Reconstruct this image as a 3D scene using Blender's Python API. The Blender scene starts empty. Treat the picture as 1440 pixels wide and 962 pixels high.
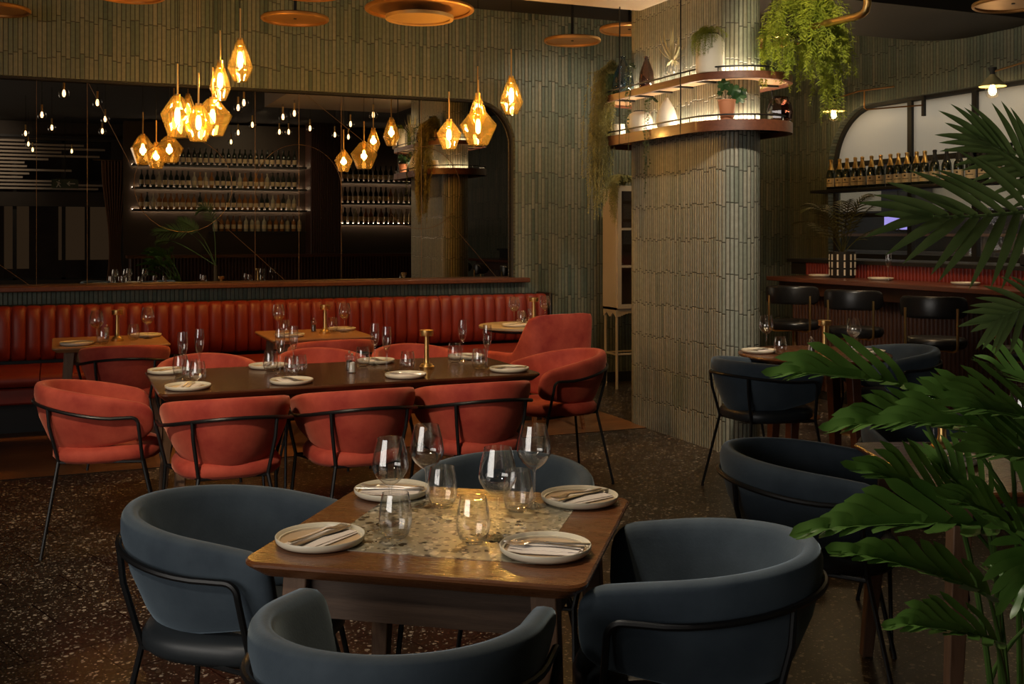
import bpy, math, random
from mathutils import Vector, Matrix
random.seed(7)
PI = math.pi
C = bpy.context.scene.collection
rad = math.radians

# ------------------------------------------------------------------ mesh helpers
class MB:
    def __init__(s):
        s.v = []; s.f = []; s.uv = []
    def add(s, vs, fs, uvs=None):
        o = len(s.v)
        s.v += [tuple(p) for p in vs]
        for i, f in enumerate(fs):
            s.f.append(tuple(o + k for k in f))
            s.uv.append(uvs[i] if uvs else None)
        return s
    def box(s, c, d, rot=None):
        x, y, z = d[0]/2, d[1]/2, d[2]/2
        vs = [Vector((a*x, b*y, e*z)) for e in (-1, 1) for b in (-1, 1) for a in (-1, 1)]
        if rot is not None: vs = [rot @ p for p in vs]
        vs = [p + Vector(c) for p in vs]
        return s.add(vs, [(0,2,3,1),(4,5,7,6),(0,1,5,4),(2,6,7,3),(0,4,6,2),(1,3,7,5)])
    def taper(s, a, b, wa, wb):
        """square bar from a to b, half widths wa -> wb"""
        vs = []
        for p, w in ((a, wa), (b, wb)):
            for q in ((-1,-1),(1,-1),(1,1),(-1,1)):
                vs.append((p[0]+q[0]*w, p[1]+q[1]*w, p[2]))
        return s.add(vs, [(0,1,2,3),(7,6,5,4),(0,4,5,1),(1,5,6,2),(2,6,7,3),(3,7,4,0)])
    def tube(s, pts, r, n=8, closed=False, caps=True):
        P = [Vector(p) for p in pts]; m = len(P); rings = []
        rr = r if isinstance(r, (list, tuple)) else [r]*m
        up = None
        for i in range(m):
            if closed: t = P[(i+1) % m] - P[i-1]
            else: t = P[min(i+1, m-1)] - P[max(i-1, 0)]
            if t.length < 1e-9: t = Vector((0,0,1))
            t.normalize()
            if up is None:
                up = Vector((0,0,1)) if abs(t.z) < .9 else Vector((1,0,0))
            a = up - t*up.dot(t)
            if a.length < 1e-6: a = t.orthogonal()
            a.normalize(); b = t.cross(a); up = a
            rings.append([P[i] + (a*math.cos(2*PI*k/n) + b*math.sin(2*PI*k/n))*rr[i] for k in range(n)])
        return s.loft(rings, closed=closed, caps=caps and not closed)
    def loft(s, rings, closed=False, caps=True, cyc=True):
        n = len(rings[0]); m = len(rings); vs = [p for R in rings for p in R]; fs = []
        for i in range(m if closed else m-1):
            j = (i+1) % m
            for k in range(n if cyc else n-1):
                l = (k+1) % n
                fs.append((i*n+k, i*n+l, j*n+l, j*n+k))
        if caps:
            fs.append(tuple(range(n-1, -1, -1))); fs.append(tuple((m-1)*n+k for k in range(n)))
        return s.add(vs, fs)
    def lathe(s, prof, n=24, c=(0,0,0)):
        vs = []; idx = []; fs = []
        for (r, z) in prof:
            if r < 1e-6:
                idx.append([len(vs)]); vs.append((c[0], c[1], c[2]+z))
            else:
                idx.append(list(range(len(vs), len(vs)+n)))
                vs += [(c[0]+r*math.cos(2*PI*k/n), c[1]+r*math.sin(2*PI*k/n), c[2]+z) for k in range(n)]
        for a, b in zip(idx[:-1], idx[1:]):
            if len(a) == 1 and len(b) == 1: continue
            for k in range(n):
                l = (k+1) % n
                if len(a) == 1: fs.append((a[0], b[l], b[k]))
                elif len(b) == 1: fs.append((a[k], a[l], b[0]))
                else: fs.append((a[k], a[l], b[l], b[k]))
        return s.add(vs, fs)
    def prism(s, pts, z0, z1, grow=0.0):
        """extrude a convex-ish plan outline; grow scales the top about its centre"""
        n = len(pts); cx = sum(p[0] for p in pts)/n; cy = sum(p[1] for p in pts)/n
        lo = [(p[0], p[1], z0) for p in pts]; hi = [(cx+(p[0]-cx)*(1+grow), cy+(p[1]-cy)*(1+grow), z1) for p in pts]
        return s.loft([lo, hi])
    def build(s, name, mat, parent=None, smooth=True, ang=40, bevel=0, loc=None):
        me = bpy.data.meshes.new(name); me.from_pydata(s.v, [], s.f); me.update()
        if any(u is not None for u in s.uv):
            L = me.uv_layers.new(name='UVMap')
            for p in me.polygons:
                u = s.uv[p.index]
                if u:
                    for k, li in enumerate(p.loop_indices): L.data[li].uv = u[k]
        if smooth:
            me.shade_smooth()
            me.set_sharp_from_angle(angle=rad(ang))
        o = bpy.data.objects.new(name, me); C.objects.link(o)
        if mat is not None: me.materials.append(mat)
        if parent is not None: o.parent = parent
        if loc: o.location = loc
        if bevel:
            m = o.modifiers.new('bevel', 'BEVEL'); m.width = bevel; m.segments = 2; m.limit_method = 'ANGLE'; m.angle_limit = rad(40)
        return o

def tag(o, label=None, cat=None, group=None, kind=None):
    if label: o['label'] = label
    if cat: o['category'] = cat
    if group: o['group'] = group
    if kind: o['kind'] = kind
    return o
def thing(name, label, cat, loc=(0,0,0), rz=0, group=None):
    o = bpy.data.objects.new(name, None); C.objects.link(o); o.empty_display_size = .1
    o.location = loc; o.rotation_euler = (0, 0, rz)
    return tag(o, label, cat, group)
def struct(name, mb, mat, **k):
    return tag(mb.build(name, mat, **k), kind='structure')
def dup(root, parent=None):
    c = root.copy(); C.objects.link(c)
    if parent is not None: c.parent = parent
    for ch in list(root.children): dup(ch, c)
    return c
PROTO = {}
def put(kind, make, loc, rz, label, group=None):
    if kind not in PROTO:
        PROTO[kind] = make(); o = PROTO[kind]
    else:
        o = dup(PROTO[kind])
    o.location = loc; o.rotation_euler = (0, 0, rz); o['label'] = label
    if group: o['group'] = group
    return o
def stadium(r, c0, c1, n=20):
    """closed outline round two centres on a common u, c1 further in v"""
    pts = []
    for k in range(n+1):
        a = PI + PI*k/n; pts.append((c0[0]+r*math.cos(a), c0[1]+r*math.sin(a)))
    for k in range(n+1):
        a = PI*k/n; pts.append((c1[0]+r*math.cos(a), c1[1]+r*math.sin(a)))
    return pts
def rrect(w, d, r, n=5):
    pts = []
    for cx, cy, a0 in ((w/2-r, d/2-r, 0), (-w/2+r, d/2-r, 90), (-w/2+r, -d/2+r, 180), (w/2-r, -d/2+r, 270)):
        for k in range(n+1):
            a = rad(a0+90*k/n); pts.append((cx+r*math.cos(a), cy+r*math.sin(a)))
    return pts
def face(dx, dy): return math.atan2(-dx, dy)

# ------------------------------------------------------------------ materials
def new(name):
    m = bpy.data.materials.new(name); m.use_nodes = True
    nt = m.node_tree; nt.nodes.clear()
    out = nt.nodes.new('ShaderNodeOutputMaterial')
    return m, nt, out
class G:
    """tiny node-graph helper"""
    def __init__(s, nt): s.nt = nt
    def n(s, t, **k):
        x = s.nt.nodes.new(t)
        for a, b in k.items(): setattr(x, a, b)
        return x
    def set(s, node, key, val):
        if hasattr(val, 'is_output'): s.nt.links.new(val, node.inputs[key])
        else: node.inputs[key].default_value = val
    def math(s, op, a, b=0.0, c=None):
        m = s.n('ShaderNodeMath', operation=op); s.set(m, 0, a); s.set(m, 1, b)
        if c is not None: s.set(m, 2, c)
        return m.outputs[0]
    def ramp(s, fac, stops, mode='LINEAR'):
        r = s.n('ShaderNodeValToRGB'); r.color_ramp.interpolation = mode
        e = r.color_ramp.elements
        while len(e) < len(stops): e.new(.5)
        for k, (p, c) in enumerate(stops):
            e[k].position = p; e[k].color = (*c, 1) if len(c) == 3 else c
        s.set(r, 0, fac); return r.outputs[0]
    def mix(s, fac, a, b, mode='MIX'):
        m = s.n('ShaderNodeMix', data_type='RGBA', blend_type=mode)
        s.set(m, 0, fac)
        for key, v in ((6, a), (7, b)):
            if isinstance(v, tuple) and len(v) == 3: v = (*v, 1)
            s.set(m, key, v)
        return m.outputs[2]
    def coord(s, which='Object', scale=(1,1,1), rot=(0,0,0)):
        t = s.n('ShaderNodeTexCoord'); mp = s.n('ShaderNodeMapping')
        mp.inputs['Scale'].default_value = scale; mp.inputs['Rotation'].default_value = rot
        s.nt.links.new(t.outputs[which], mp.inputs[0]); return mp.outputs[0]
    def noise(s, vec, scale=5, detail=4, rough=.55):
        t = s.n('ShaderNodeTexNoise'); s.set(t, 'Vector', vec); t.inputs['Scale'].default_value = scale
        t.inputs['Detail'].default_value = detail; t.inputs['Roughness'].default_value = rough
        return t.outputs[0]
    def bump(s, h, dist=.002, strength=1):
        b = s.n('ShaderNodeBump'); b.inputs['Distance'].default_value = dist; b.inputs['Strength'].default_value = strength
        s.set(b, 'Height', h); return b.outputs[0]
    def bsdf(s, out, **k):
        p = s.n('ShaderNodeBsdfPrincipled')
        for key, v in k.items():
            key = key.replace('_', ' ')
            if isinstance(v, tuple) and len(v) == 3: v = (*v, 1)
            s.set(p, key, v)
        s.nt.links.new(p.outputs[0], out.inputs[0]); return p

def plain(name, col, rough=.5, metal=0, var=0, scale=8, **k):
    m, nt, out = new(name); g = G(nt)
    c = col
    if var:
        nz = g.noise(g.coord(), scale, 4)
        c = g.mix(nz, tuple(x*(1-var) for x in col), tuple(min(1, x*(1+var)) for x in col))
    g.bsdf(out, Base_Color=c, Roughness=rough, Metallic=metal, **k)
    return m
def emit(name, col, st):
    m, nt, out = new(name); e = nt.nodes.new('ShaderNodeEmission')
    e.inputs[0].default_value = (*col, 1); e.inputs[1].default_value = st
    nt.links.new(e.outputs[0], out.inputs[0]); return m
def tile(name, w, h, amp, pal, rough=.3, mortar=(.035,.032,.022), seed=0):
    """slim vertical glazed tiles laid in staggered courses, from UVs in metres"""
    m, nt, out = new(name); g = G(nt)
    uv = g.n('ShaderNodeUVMap'); sp = g.n('ShaderNodeSeparateXYZ'); nt.links.new(uv.outputs[0], sp.inputs[0])
    s = g.math('DIVIDE', sp.outputs[0], w); i = g.math('FLOOR', s); fs = g.math('FRACT', s)
    wn = g.n('ShaderNodeTexWhiteNoise', noise_dimensions='1D'); nt.links.new(g.math('ADD', i, seed+.5), wn.inputs['W'])
    t = g.math('ADD', g.math('DIVIDE', sp.outputs[1], h), g.math('MULTIPLY', wn.outputs[0], amp))
    j = g.math('FLOOR', t); ft = g.math('FRACT', t)
    cb = g.n('ShaderNodeCombineXYZ'); nt.links.new(i, cb.inputs[0]); nt.links.new(j, cb.inputs[1])
    w2 = g.n('ShaderNodeTexWhiteNoise', noise_dimensions='3D'); nt.links.new(cb.outputs[0], w2.inputs[0])
    big = g.n('ShaderNodeTexNoise'); big.inputs['Scale'].default_value = .23; big.inputs['Detail'].default_value = 1
    nt.links.new(cb.outputs[0], big.inputs[0])
    f = g.math('ADD', g.math('MULTIPLY', w2.outputs[0], .62), g.math('MULTIPLY', g.math('SUBTRACT', big.outputs[0], .25), .75))
    col = g.ramp(f, pal)
    fine = g.noise(uv.outputs[0], 26, 5, .6)
    col = g.mix(g.math('MULTIPLY', fine, .55), col, (.09,.08,.055), 'MULTIPLY')
    ds = g.math('MULTIPLY', g.math('MINIMUM', fs, g.math('SUBTRACT', 1, fs)), w)
    dt = g.math('MULTIPLY', g.math('MINIMUM', ft, g.math('SUBTRACT', 1, ft)), h)
    d = g.math('MINIMUM', ds, dt)
    mk = g.n('ShaderNodeMapRange'); nt.links.new(d, mk.inputs[0]); mk.inputs[1].default_value = .0008; mk.inputs[2].default_value = .0042
    c2 = g.mix(mk.outputs[0], mortar, col)
    hh = g.n('ShaderNodeMapRange', interpolation_type='SMOOTHSTEP'); nt.links.new(d, hh.inputs[0]); hh.inputs[1].default_value = 0; hh.inputs[2].default_value = .007
    hgt = g.math('ADD', hh.outputs[0], g.math('ADD', g.math('MULTIPLY', fine, .22), g.math('MULTIPLY', w2.outputs[0], .35)))
    ro = g.math('ADD', rough, g.math('MULTIPLY', fine, .3))
    g.bsdf(out, Base_Color=c2, Roughness=ro, Normal=g.bump(hgt, .005, .9))
    return m
def wood(name, a, b, rough=.35, axis=0, sc=5, coat=0, st=14):
    m, nt, out = new(name); g = G(nt)
    S = [st, st, st]; S[axis] = 1.0
    v = g.coord('Object', tuple(S))
    n1 = g.noise(v, sc, 6, .65); n2 = g.noise(v, sc*6, 3, .6)
    f = g.math('ADD', g.math('MULTIPLY', n1, .75), g.math('MULTIPLY', n2, .25))
    col = g.ramp(f, [(.3, a), (.7, b)])
    g.bsdf(out, Base_Color=col, Roughness=g.math('ADD', rough, g.math('MULTIPLY', n2, .12)), Coat_Weight=coat, Coat_Roughness=.12, Normal=g.bump(n2, .0008, .5))
    return m
def fabric(name, a, b, rough=.85, sheen=.5, tint=(1,1,1), sc=7, bump=.0006):
    m, nt, out = new(name); g = G(nt)
    v = g.coord(); n1 = g.noise(v, sc, 5, .6); n2 = g.noise(v, 160, 2, .5)
    col = g.ramp(n1, [(.32, a), (.68, b)])
    g.bsdf(out, Base_Color=col, Roughness=rough, Sheen_Weight=sheen, Sheen_Roughness=.4, Sheen_Tint=tint, Normal=g.bump(n2, bump, .5))
    return m
def thin_glass(name, tint=(1,1,1), gloss=1.0, rough=0.0, base=.04, sheer=1.0, edge=0.0, haze=None):
    """thin clear glass: reflection by facing angle over tinted transmission"""
    m, nt, out = new(name); g = G(nt)
    tr = g.n('ShaderNodeBsdfTransparent'); tr.inputs[0].default_value = (*tint, 1)
    if edge:
        lw = g.n('ShaderNodeLayerWeight'); lw.inputs[0].default_value = .5
        e = g.math('POWER', lw.outputs['Facing'], 5.0)
        nt.links.new(g.mix(e, tuple(tint), tuple(x*(1-edge) for x in tint)), tr.inputs[0])
    gl = g.n('ShaderNodeBsdfGlossy'); gl.inputs[0].default_value = (gloss, gloss, gloss, 1); gl.inputs['Roughness'].default_value = rough
    fr = g.n('ShaderNodeFresnel'); ge = g.n('ShaderNodeNewGeometry')
    nt.links.new(g.math('SUBTRACT', 1.5, g.math('MULTIPLY', ge.outputs['Backfacing'], 1.5-1/1.5)), fr.inputs[0])
    f = g.math('ADD', g.math('MULTIPLY', fr.outputs[0], sheer), base)
    body = tr.outputs[0]
    if haze:
        tl = g.n('ShaderNodeBsdfTranslucent'); tl.inputs[0].default_value = (*haze[1], 1)
        m3 = g.n('ShaderNodeMixShader'); m3.inputs[0].default_value = haze[0]; nt.links.new(body, m3.inputs[1]); nt.links.new(tl.outputs[0], m3.inputs[2]); body = m3.outputs[0]
    mx = g.n('ShaderNodeMixShader'); nt.links.new(f, mx.inputs[0]); nt.links.new(body, mx.inputs[1]); nt.links.new(gl.outputs[0], mx.inputs[2])
    nt.links.new(mx.outputs[0], out.inputs[0]); return m
def leafmat(name, a, b, rough=.35, sc=9):
    m, nt, out = new(name); g = G(nt)
    n = g.noise(g.coord(), sc, 3)
    col = g.ramp(n, [(.3, a), (.7, b)])
    p = g.n('ShaderNodeBsdfPrincipled'); g.set(p, 'Base Color', col); g.set(p, 'Roughness', rough)
    t = g.n('ShaderNodeBsdfTranslucent'); g.set(t, 0, col)
    mx = g.n('ShaderNodeMixShader'); mx.inputs[0].default_value = .22
    nt.links.new(p.outputs[0], mx.inputs[1]); nt.links.new(t.outputs[0], mx.inputs[2]); nt.links.new(mx.outputs[0], out.inputs[0])
    return m

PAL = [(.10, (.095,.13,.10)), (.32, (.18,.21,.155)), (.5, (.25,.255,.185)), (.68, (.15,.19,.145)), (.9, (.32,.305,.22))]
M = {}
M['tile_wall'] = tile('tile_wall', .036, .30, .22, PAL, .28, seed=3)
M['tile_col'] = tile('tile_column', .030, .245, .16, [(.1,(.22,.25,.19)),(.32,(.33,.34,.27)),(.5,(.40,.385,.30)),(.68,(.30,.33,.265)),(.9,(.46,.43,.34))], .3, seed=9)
M['red_rib'] = plain('red_ribbed_panel', (.22,.022,.012), .45, var=.3)
M['ceil'] = plain('dark_ceiling', (.025,.02,.016), .8, var=.2, scale=2)
M['cream_ceil'] = plain('cream_soffit', (.36,.27,.18), .7, var=.06, scale=3)
M['raft'] = plain('brown_raft', (.028,.019,.012), .6, var=.15, scale=2)
M['black'] = plain('black_metal', (.012,.012,.013), .38, .3)
M['matt_black'] = plain('matt_black', (.01,.01,.01), .6)
M['brass'] = plain('brass', (.80,.52,.20), .34, 1)
M['copper'] = plain('antique_brass', (.55,.30,.12), .34, 1)
M['disc'] = plain('copper_disc', (.46,.23,.07), .42, .75, var=.15, scale=5)
M['disc_in'] = plain('disc_mesh', (.50,.30,.10), .5, .5, var=.1, scale=60)
M['velvet'] = fabric('red_velvet', (.29,.022,.013), (.55,.088,.048), .8, .42, (1,.45,.32), 5)
M['suede'] = fabric('blue_suede', (.030,.046,.066), (.052,.074,.098), .85, .45, (.6,.8,1), 8)
M['blue_leather'] = plain('dark_blue_leather', (.022,.027,.032), .42, var=.2)
M['red_leather'] = plain('red_leather', (.19,.019,.009), .46, var=.28, scale=6)
M['black_leather'] = plain('black_leather', (.012,.011,.011), .32, var=.2)
M['wood_dark'] = wood('dark_table_wood', (.085,.029,.010), (.185,.068,.024), .22, 0, 3, .3)
M['wood_long'] = wood('long_table_wood', (.050,.018,.008), (.115,.042,.017), .15, 0, 3, .3)
M['wood_edge'] = wood('table_edge_wood', (.075,.028,.010), (.16,.065,.025), .3, 0, 3, .3)
M['wood_leg'] = wood('table_leg_wood', (.11,.055,.030), (.21,.12,.072), .5, 2, 5)
M['wood_apron'] = wood('apron_wood', (.045,.024,.015), (.095,.056,.036), .55, 0, 5)
M['wood_oak'] = wood('oak_table_wood', (.24,.11,.042), (.40,.20,.085), .35, 0, 3, .2)
M['walnut'] = wood('walnut', (.075,.022,.010), (.16,.052,.024), .4, 1, 3, .2)
M['wood_shelf_in'] = wood('shelf_soffit_wood', (.30,.17,.08), (.42,.25,.13), .5, 1, 3)
M['counter'] = wood('counter_wood', (.090,.026,.012), (.17,.055,.026), .3, 1, 3, .4)
M['flute'] = wood('fluted_wood', (.040,.014,.008), (.085,.030,.016), .45, 2, 4)
M['cream'] = plain('cream_ceramic', (.72,.66,.52), .32, var=.05)
M['tan'] = plain('tan_glaze', (.55,.40,.26), .4, var=.08)
M['napkin'] = plain('white_linen', (.80,.73,.69), .9, var=.04, scale=30)
M['steel'] = plain('cutlery_steel', (.68,.62,.56), .30, 1)
M['glass'] = thin_glass('clear_glass', (.985,.985,.985), 1.0, .0, .02, sheer=1.2)
M['ware_glass'] = thin_glass('table_glass', (.99,.99,.99), 1.0, .0, .03, sheer=1.9, edge=.62)
M['amber'] = thin_glass('amber_glass', (1.0,.93,.70), 1.0, .0, .03, sheer=1.0, edge=.40, haze=(.014, (1,.72,.25)))
M['smoke'] = thin_glass('smoked_glass', (.45,.60,.68), 1.0, .02, .05)
M['brown_glass'] = thin_glass('brown_glass', (.55,.42,.38), 1.0, .03, .06)
M['bottle'] = plain('dark_bottle_glass', (.012,.018,.008), .08, Coat_Weight=.5)
M['bottle_amber'] = plain('spirit_bottle_amber', (.28,.11,.02), .1)
M['bottle_clear'] = plain('spirit_bottle_pale', (.45,.40,.28), .1)
M['foil'] = plain('gold_foil', (.80,.52,.18), .3, 1)
M['label'] = plain('bottle_label', (.70,.55,.33), .6, var=.15, scale=60)
M['wax'] = plain('white_vase', (.72,.67,.56), .45, var=.05)
M['terracotta'] = plain('terracotta', (.42,.17,.085), .75, var=.12)
M['soil'] = plain('soil', (.03,.02,.012), .95)
M['round_top'] = plain('pale_round_top', (.40,.32,.20), .4, var=.08, scale=12)
M['cabinet'] = plain('cabinet_cream', (.52,.43,.30), .5, var=.05)
M['cab_in'] = plain('cabinet_inside', (.16,.10,.05), .6)
M['frost'] = None
M['leaf'] = leafmat('philodendron_leaf', (.06,.14,.022), (.115,.235,.042), .38)
M['palm'] = leafmat('palm_leaf', (.075,.125,.035), (.14,.21,.07), .36)
M['palm_far'] = leafmat('potted_palm_leaf', (.055,.060,.014), (.10,.095,.028), .45)
M['fern'] = leafmat('asparagus_fern', (.14,.19,.012), (.30,.34,.03), .6)
M['moss'] = leafmat('trailing_moss', (.22,.20,.06), (.38,.34,.12), .8)
M['pearls'] = leafmat('string_leaves', (.045,.07,.025), (.10,.13,.05), .5)
M['stem'] = leafmat('green_stem', (.045,.10,.018), (.08,.15,.03), .4)
M['rubber'] = leafmat('dark_leaf', (.012,.035,.012), (.025,.06,.02), .25)
M['bulb'] = emit('warm_filament', (1,.62,.20), 42)
M['bulb_soft'] = emit('warm_bulb', (1,.66,.30), 10)
M['led'] = emit('led_strip', (1,.85,.62), 120)
M['acrylic'] = thin_glass('acrylic', (.93,.93,.93), 1.0, .02, .07)
M['salt'] = plain('salt', (.75,.72,.66), .8)
M['pepper'] = plain('peppercorns', (.05,.035,.025), .8, var=.5, scale=300)

def mk_frost():
    m, nt, out = new('frosted_reeded_glass'); g = G(nt)
    wv = g.n('ShaderNodeTexWave', wave_type='BANDS', bands_direction='Y'); g.set(wv, 'Vector', g.coord()); wv.inputs['Scale'].default_value = 22
    a = g.n('ShaderNodeBsdfTranslucent'); a.inputs[0].default_value = (.75,.74,.70,1)
    p = g.n('ShaderNodeBsdfPrincipled'); p.inputs['Base Color'].default_value = (.50,.49,.46,1); p.inputs['Roughness'].default_value = .3
    nt.links.new(g.bump(wv.outputs[0], .002, .6), p.inputs['Normal'])
    mx = g.n('ShaderNodeMixShader'); mx.inputs[0].default_value = .45
    nt.links.new(a.outputs[0], mx.inputs[1]); nt.links.new(p.outputs[0], mx.inputs[2]); nt.links.new(mx.outputs[0], out.inputs[0])
    return m
M['frost'] = mk_frost()
def mk_mirror():
    m, nt, out = new('bronze_mirror'); g = G(nt)
    gl = g.n('ShaderNodeBsdfGlossy'); gl.inputs[0].default_value = (.46,.41,.34,1); gl.inputs['Roughness'].default_value = 0.0
    nt.links.new(gl.outputs[0], out.inputs[0]); return m
M['mirror'] = mk_mirror()
def mk_terrazzo(name, base, chips, sc, thr, rough, joints=False, coat=0):
    m, nt, out = new(name); g = G(nt)
    v = g.coord('Object')
    col = g.mix(g.noise(v, 3, 4), tuple(x*.75 for x in base), tuple(x*1.25 for x in base))
    for k, (scale, th, stops) in enumerate(chips):
        vo = g.n('ShaderNodeTexVoronoi'); vo.inputs['Scale'].default_value = scale
        g.set(vo, 'Vector', g.coord('Object', (1, 1, 1), (0, 0, k*.7)))
        rnd = g.n('ShaderNodeSeparateColor'); nt.links.new(vo.outputs['Color'], rnd.inputs[0])
        msk = g.math('MULTIPLY', g.math('LESS_THAN', vo.outputs['Distance'], g.math('ADD', .16, g.math('MULTIPLY', rnd.outputs[1], .42))), g.math('GREATER_THAN', rnd.outputs[0], th))
        col = g.mix(msk, col, g.ramp(rnd.outputs[2], stops, 'CONSTANT'))
    nr = None
    rr = g.math('ADD', rough, g.math('MULTIPLY', g.noise(v, 6, 4), .16))
    if joints:
        b = g.n('ShaderNodeTexBrick'); g.set(b, 'Vector', g.coord('Object', (1,1,1), (0,0,rad(-20))))
        b.inputs['Scale'].default_value = 1.0; b.inputs['Brick Width'].default_value = .44; b.inputs['Row Height'].default_value = .30
        b.inputs['Mortar Size'].default_value = .0035; b.inputs['Mortar Smooth'].default_value = .1
        b.inputs[1].default_value = (.8,.8,.8,1); b.inputs[2].default_value = (1.25,1.25,1.25,1); b.inputs[3].default_value = (.01,.01,.01,1)
        col = g.mix(1.0, col, b.outputs[0], 'MULTIPLY')
        inv = g.math('SUBTRACT', 1, b.outputs[1])
        nr = g.bump(g.math('ADD', inv, g.math('MULTIPLY', g.noise(v, 40, 3), .25)), .0016, .6)
    k = dict(Base_Color=col, Roughness=rr, Coat_Weight=coat, Coat_Roughness=.08)
    if nr is not None: k['Normal'] = nr
    g.bsdf(out, **k); return m
M['floor'] = mk_terrazzo('terrazzo_floor', (.022,.015,.010), [(55, .55, [(0,(.07,.055,.04)),(.45,(.035,.024,.015)),(.8,(.36,.31,.25))]), (110, .62, [(0,(.30,.26,.21)),(.45,(.05,.036,.025))])], 0, 0, .24, True)
M['inlay'] = mk_terrazzo('terrazzo_inlay', (.27,.25,.185), [(42, .25, [(0,(.02,.015,.010)),(.45,(.50,.46,.36)),(.55,(.12,.085,.05)),(.75,(.58,.53,.43))]), (80, .4, [(0,(.50,.46,.36)),(.5,(.035,.026,.017))])], 0, 0, .20, False, .0)
def mk_parquet():
    m, nt, out = new('parquet_floor'); g = G(nt)
    b = g.n('ShaderNodeTexBrick'); g.set(b, 'Vector', g.coord('Object'))
    b.inputs['Scale'].default_value = 1; b.inputs['Brick Width'].default_value = .6; b.inputs['Row Height'].default_value = .09; b.inputs['Mortar Size'].default_value = .0012
    b.inputs[1].default_value = (.20,.085,.030,1); b.inputs[2].default_value = (.28,.13,.05,1); b.inputs[3].default_value = (.03,.015,.008,1)
    n = g.noise(g.coord('Object', (1.5, 20, 1)), 4, 5)
    col = g.mix(g.math('MULTIPLY', n, .7), b.outputs[0], (.25,.13,.06), 'MULTIPLY')
    g.bsdf(out, Base_Color=col, Roughness=.32); return m
M['parquet'] = mk_parquet()
def mk_curtain():
    m, nt, out = new('sheer_curtain'); g = G(nt)
    a = g.n('ShaderNodeBsdfTranslucent'); a.inputs[0].default_value = (.55,.33,.20,1)
    d = g.n('ShaderNodeBsdfDiffuse'); d.inputs[0].default_value = (.40,.22,.13,1)
    mx = g.n('ShaderNodeMixShader'); mx.inputs[0].default_value = .5
    nt.links.new(a.outputs[0], mx.inputs[1]); nt.links.new(d.outputs[0], mx.inputs[2]); nt.links.new(mx.outputs[0], out.inputs[0]); return m
M['curtain'] = mk_curtain()

# ------------------------------------------------------------------ the room (metres; x along the mirror wall, y into the room from the camera)
BW, RW, LW, FW, CZ = 9.6, 7.37, -4.6, -3.2, 3.65
def wquad(mb, p, uv): mb.add(p, [(0,1,2,3)], [uv])
def wall_strip(mb, plane, at, a0, a1, z0, z1):
    if plane == 'back':
        wquad(mb, [(a0,at,z0),(a1,at,z0),(a1,at,z1),(a0,at,z1)], [(a0,z0),(a1,z0),(a1,z1),(a0,z1)])
    else:
        wquad(mb, [(at,a1,z0),(at,a0,z0),(at,a0,z1),(at,a1,z1)], [(-a1,z0),(-a0,z0),(-a0,z1),(-a1,z1)])
def spandrel(mb, plane, at, ca, cz, r, sa):
    """fills the square corner outside an arc: centre (ca,cz), corner at (ca+sa*r, cz+r)"""
    pts = [(ca+sa*r*math.cos(rad(90*k/16)), cz+r*math.sin(rad(90*k/16))) for k in range(17)]
    cor = (ca+sa*r, cz+r)
    for a, b in zip(pts[:-1], pts[1:]):
        tri = [cor, b, a] if sa > 0 else [cor, a, b]
        if plane == 'back': mb.add([(p[0], at, p[1]) for p in tri], [(0,1,2)], [[p for p in tri]])
        else: mb.add([(at, p[0], p[1]) for p in tri], [(0,1,2)], [[(-p[0], p[1]) for p in tri]])
MU0, MU1, MZ0, MZ1, MR = -4.3, 4.11, 1.07, 2.78, .42
w = MB()
wall_strip(w, 'back', BW, LW, RW, 0, MZ0); wall_strip(w, 'back', BW, LW, RW, MZ1, CZ)
wall_strip(w, 'back', BW, MU1, RW, MZ0, MZ1); wall_strip(w, 'back', BW, LW, MU0, MZ0, MZ1)
spandrel(w, 'back', BW, MU1-MR, MZ1-MR, MR, 1)
path = [(MU1, MZ0)] + [(MU1-MR+MR*math.cos(rad(90*k/14)), MZ1-MR+MR*math.sin(rad(90*k/14))) for k in range(15)] + [(MU0, MZ1)]
acc = 0
for a, b in zip(path[:-1], path[1:]):
    L = math.dist(a, b)
    wquad(w, [(a[0],BW,a[1]),(b[0],BW,b[1]),(b[0],BW+.1,b[1]),(a[0],BW+.1,a[1])], [(acc,0.02),(acc+L,0.02),(acc+L,.12),(acc,.12)])
    acc += L
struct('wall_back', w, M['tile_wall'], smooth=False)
WV0, WV1, WZ0, WZ1, WR = 3.2, 8.97, 1.25, 2.78, .62
w = MB()
wall_strip(w, 'right', RW, FW, BW, 0, WZ0); wall_strip(w, 'right', RW, FW, BW, WZ1, CZ)
wall_strip(w, 'right', RW, WV1, BW, WZ0, WZ1); wall_strip(w, 'right', RW, FW, WV0, WZ0, WZ1)
spandrel(w, 'right', RW, WV1-WR, WZ1-WR, WR, 1)
wpath = [(WV1, WZ0)] + [(WV1-WR+WR*math.cos(rad(90*k/14)), WZ1-WR+WR*math.sin(rad(90*k/14))) for k in range(15)] + [(WV0, WZ1)]
acc = 0
for a, b in zip(wpath[:-1], wpath[1:]):
    L = math.dist(a, b)
    wquad(w, [(RW,a[0],a[1]),(RW+.16,a[0],a[1]),(RW+.16,b[0],b[1]),(RW,b[0],b[1])], [(acc,.02),(acc,.18),(acc+L,.18),(acc+L,.02)])
    acc += L
struct('wall_right', w, M['tile_wall'], smooth=False)
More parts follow.
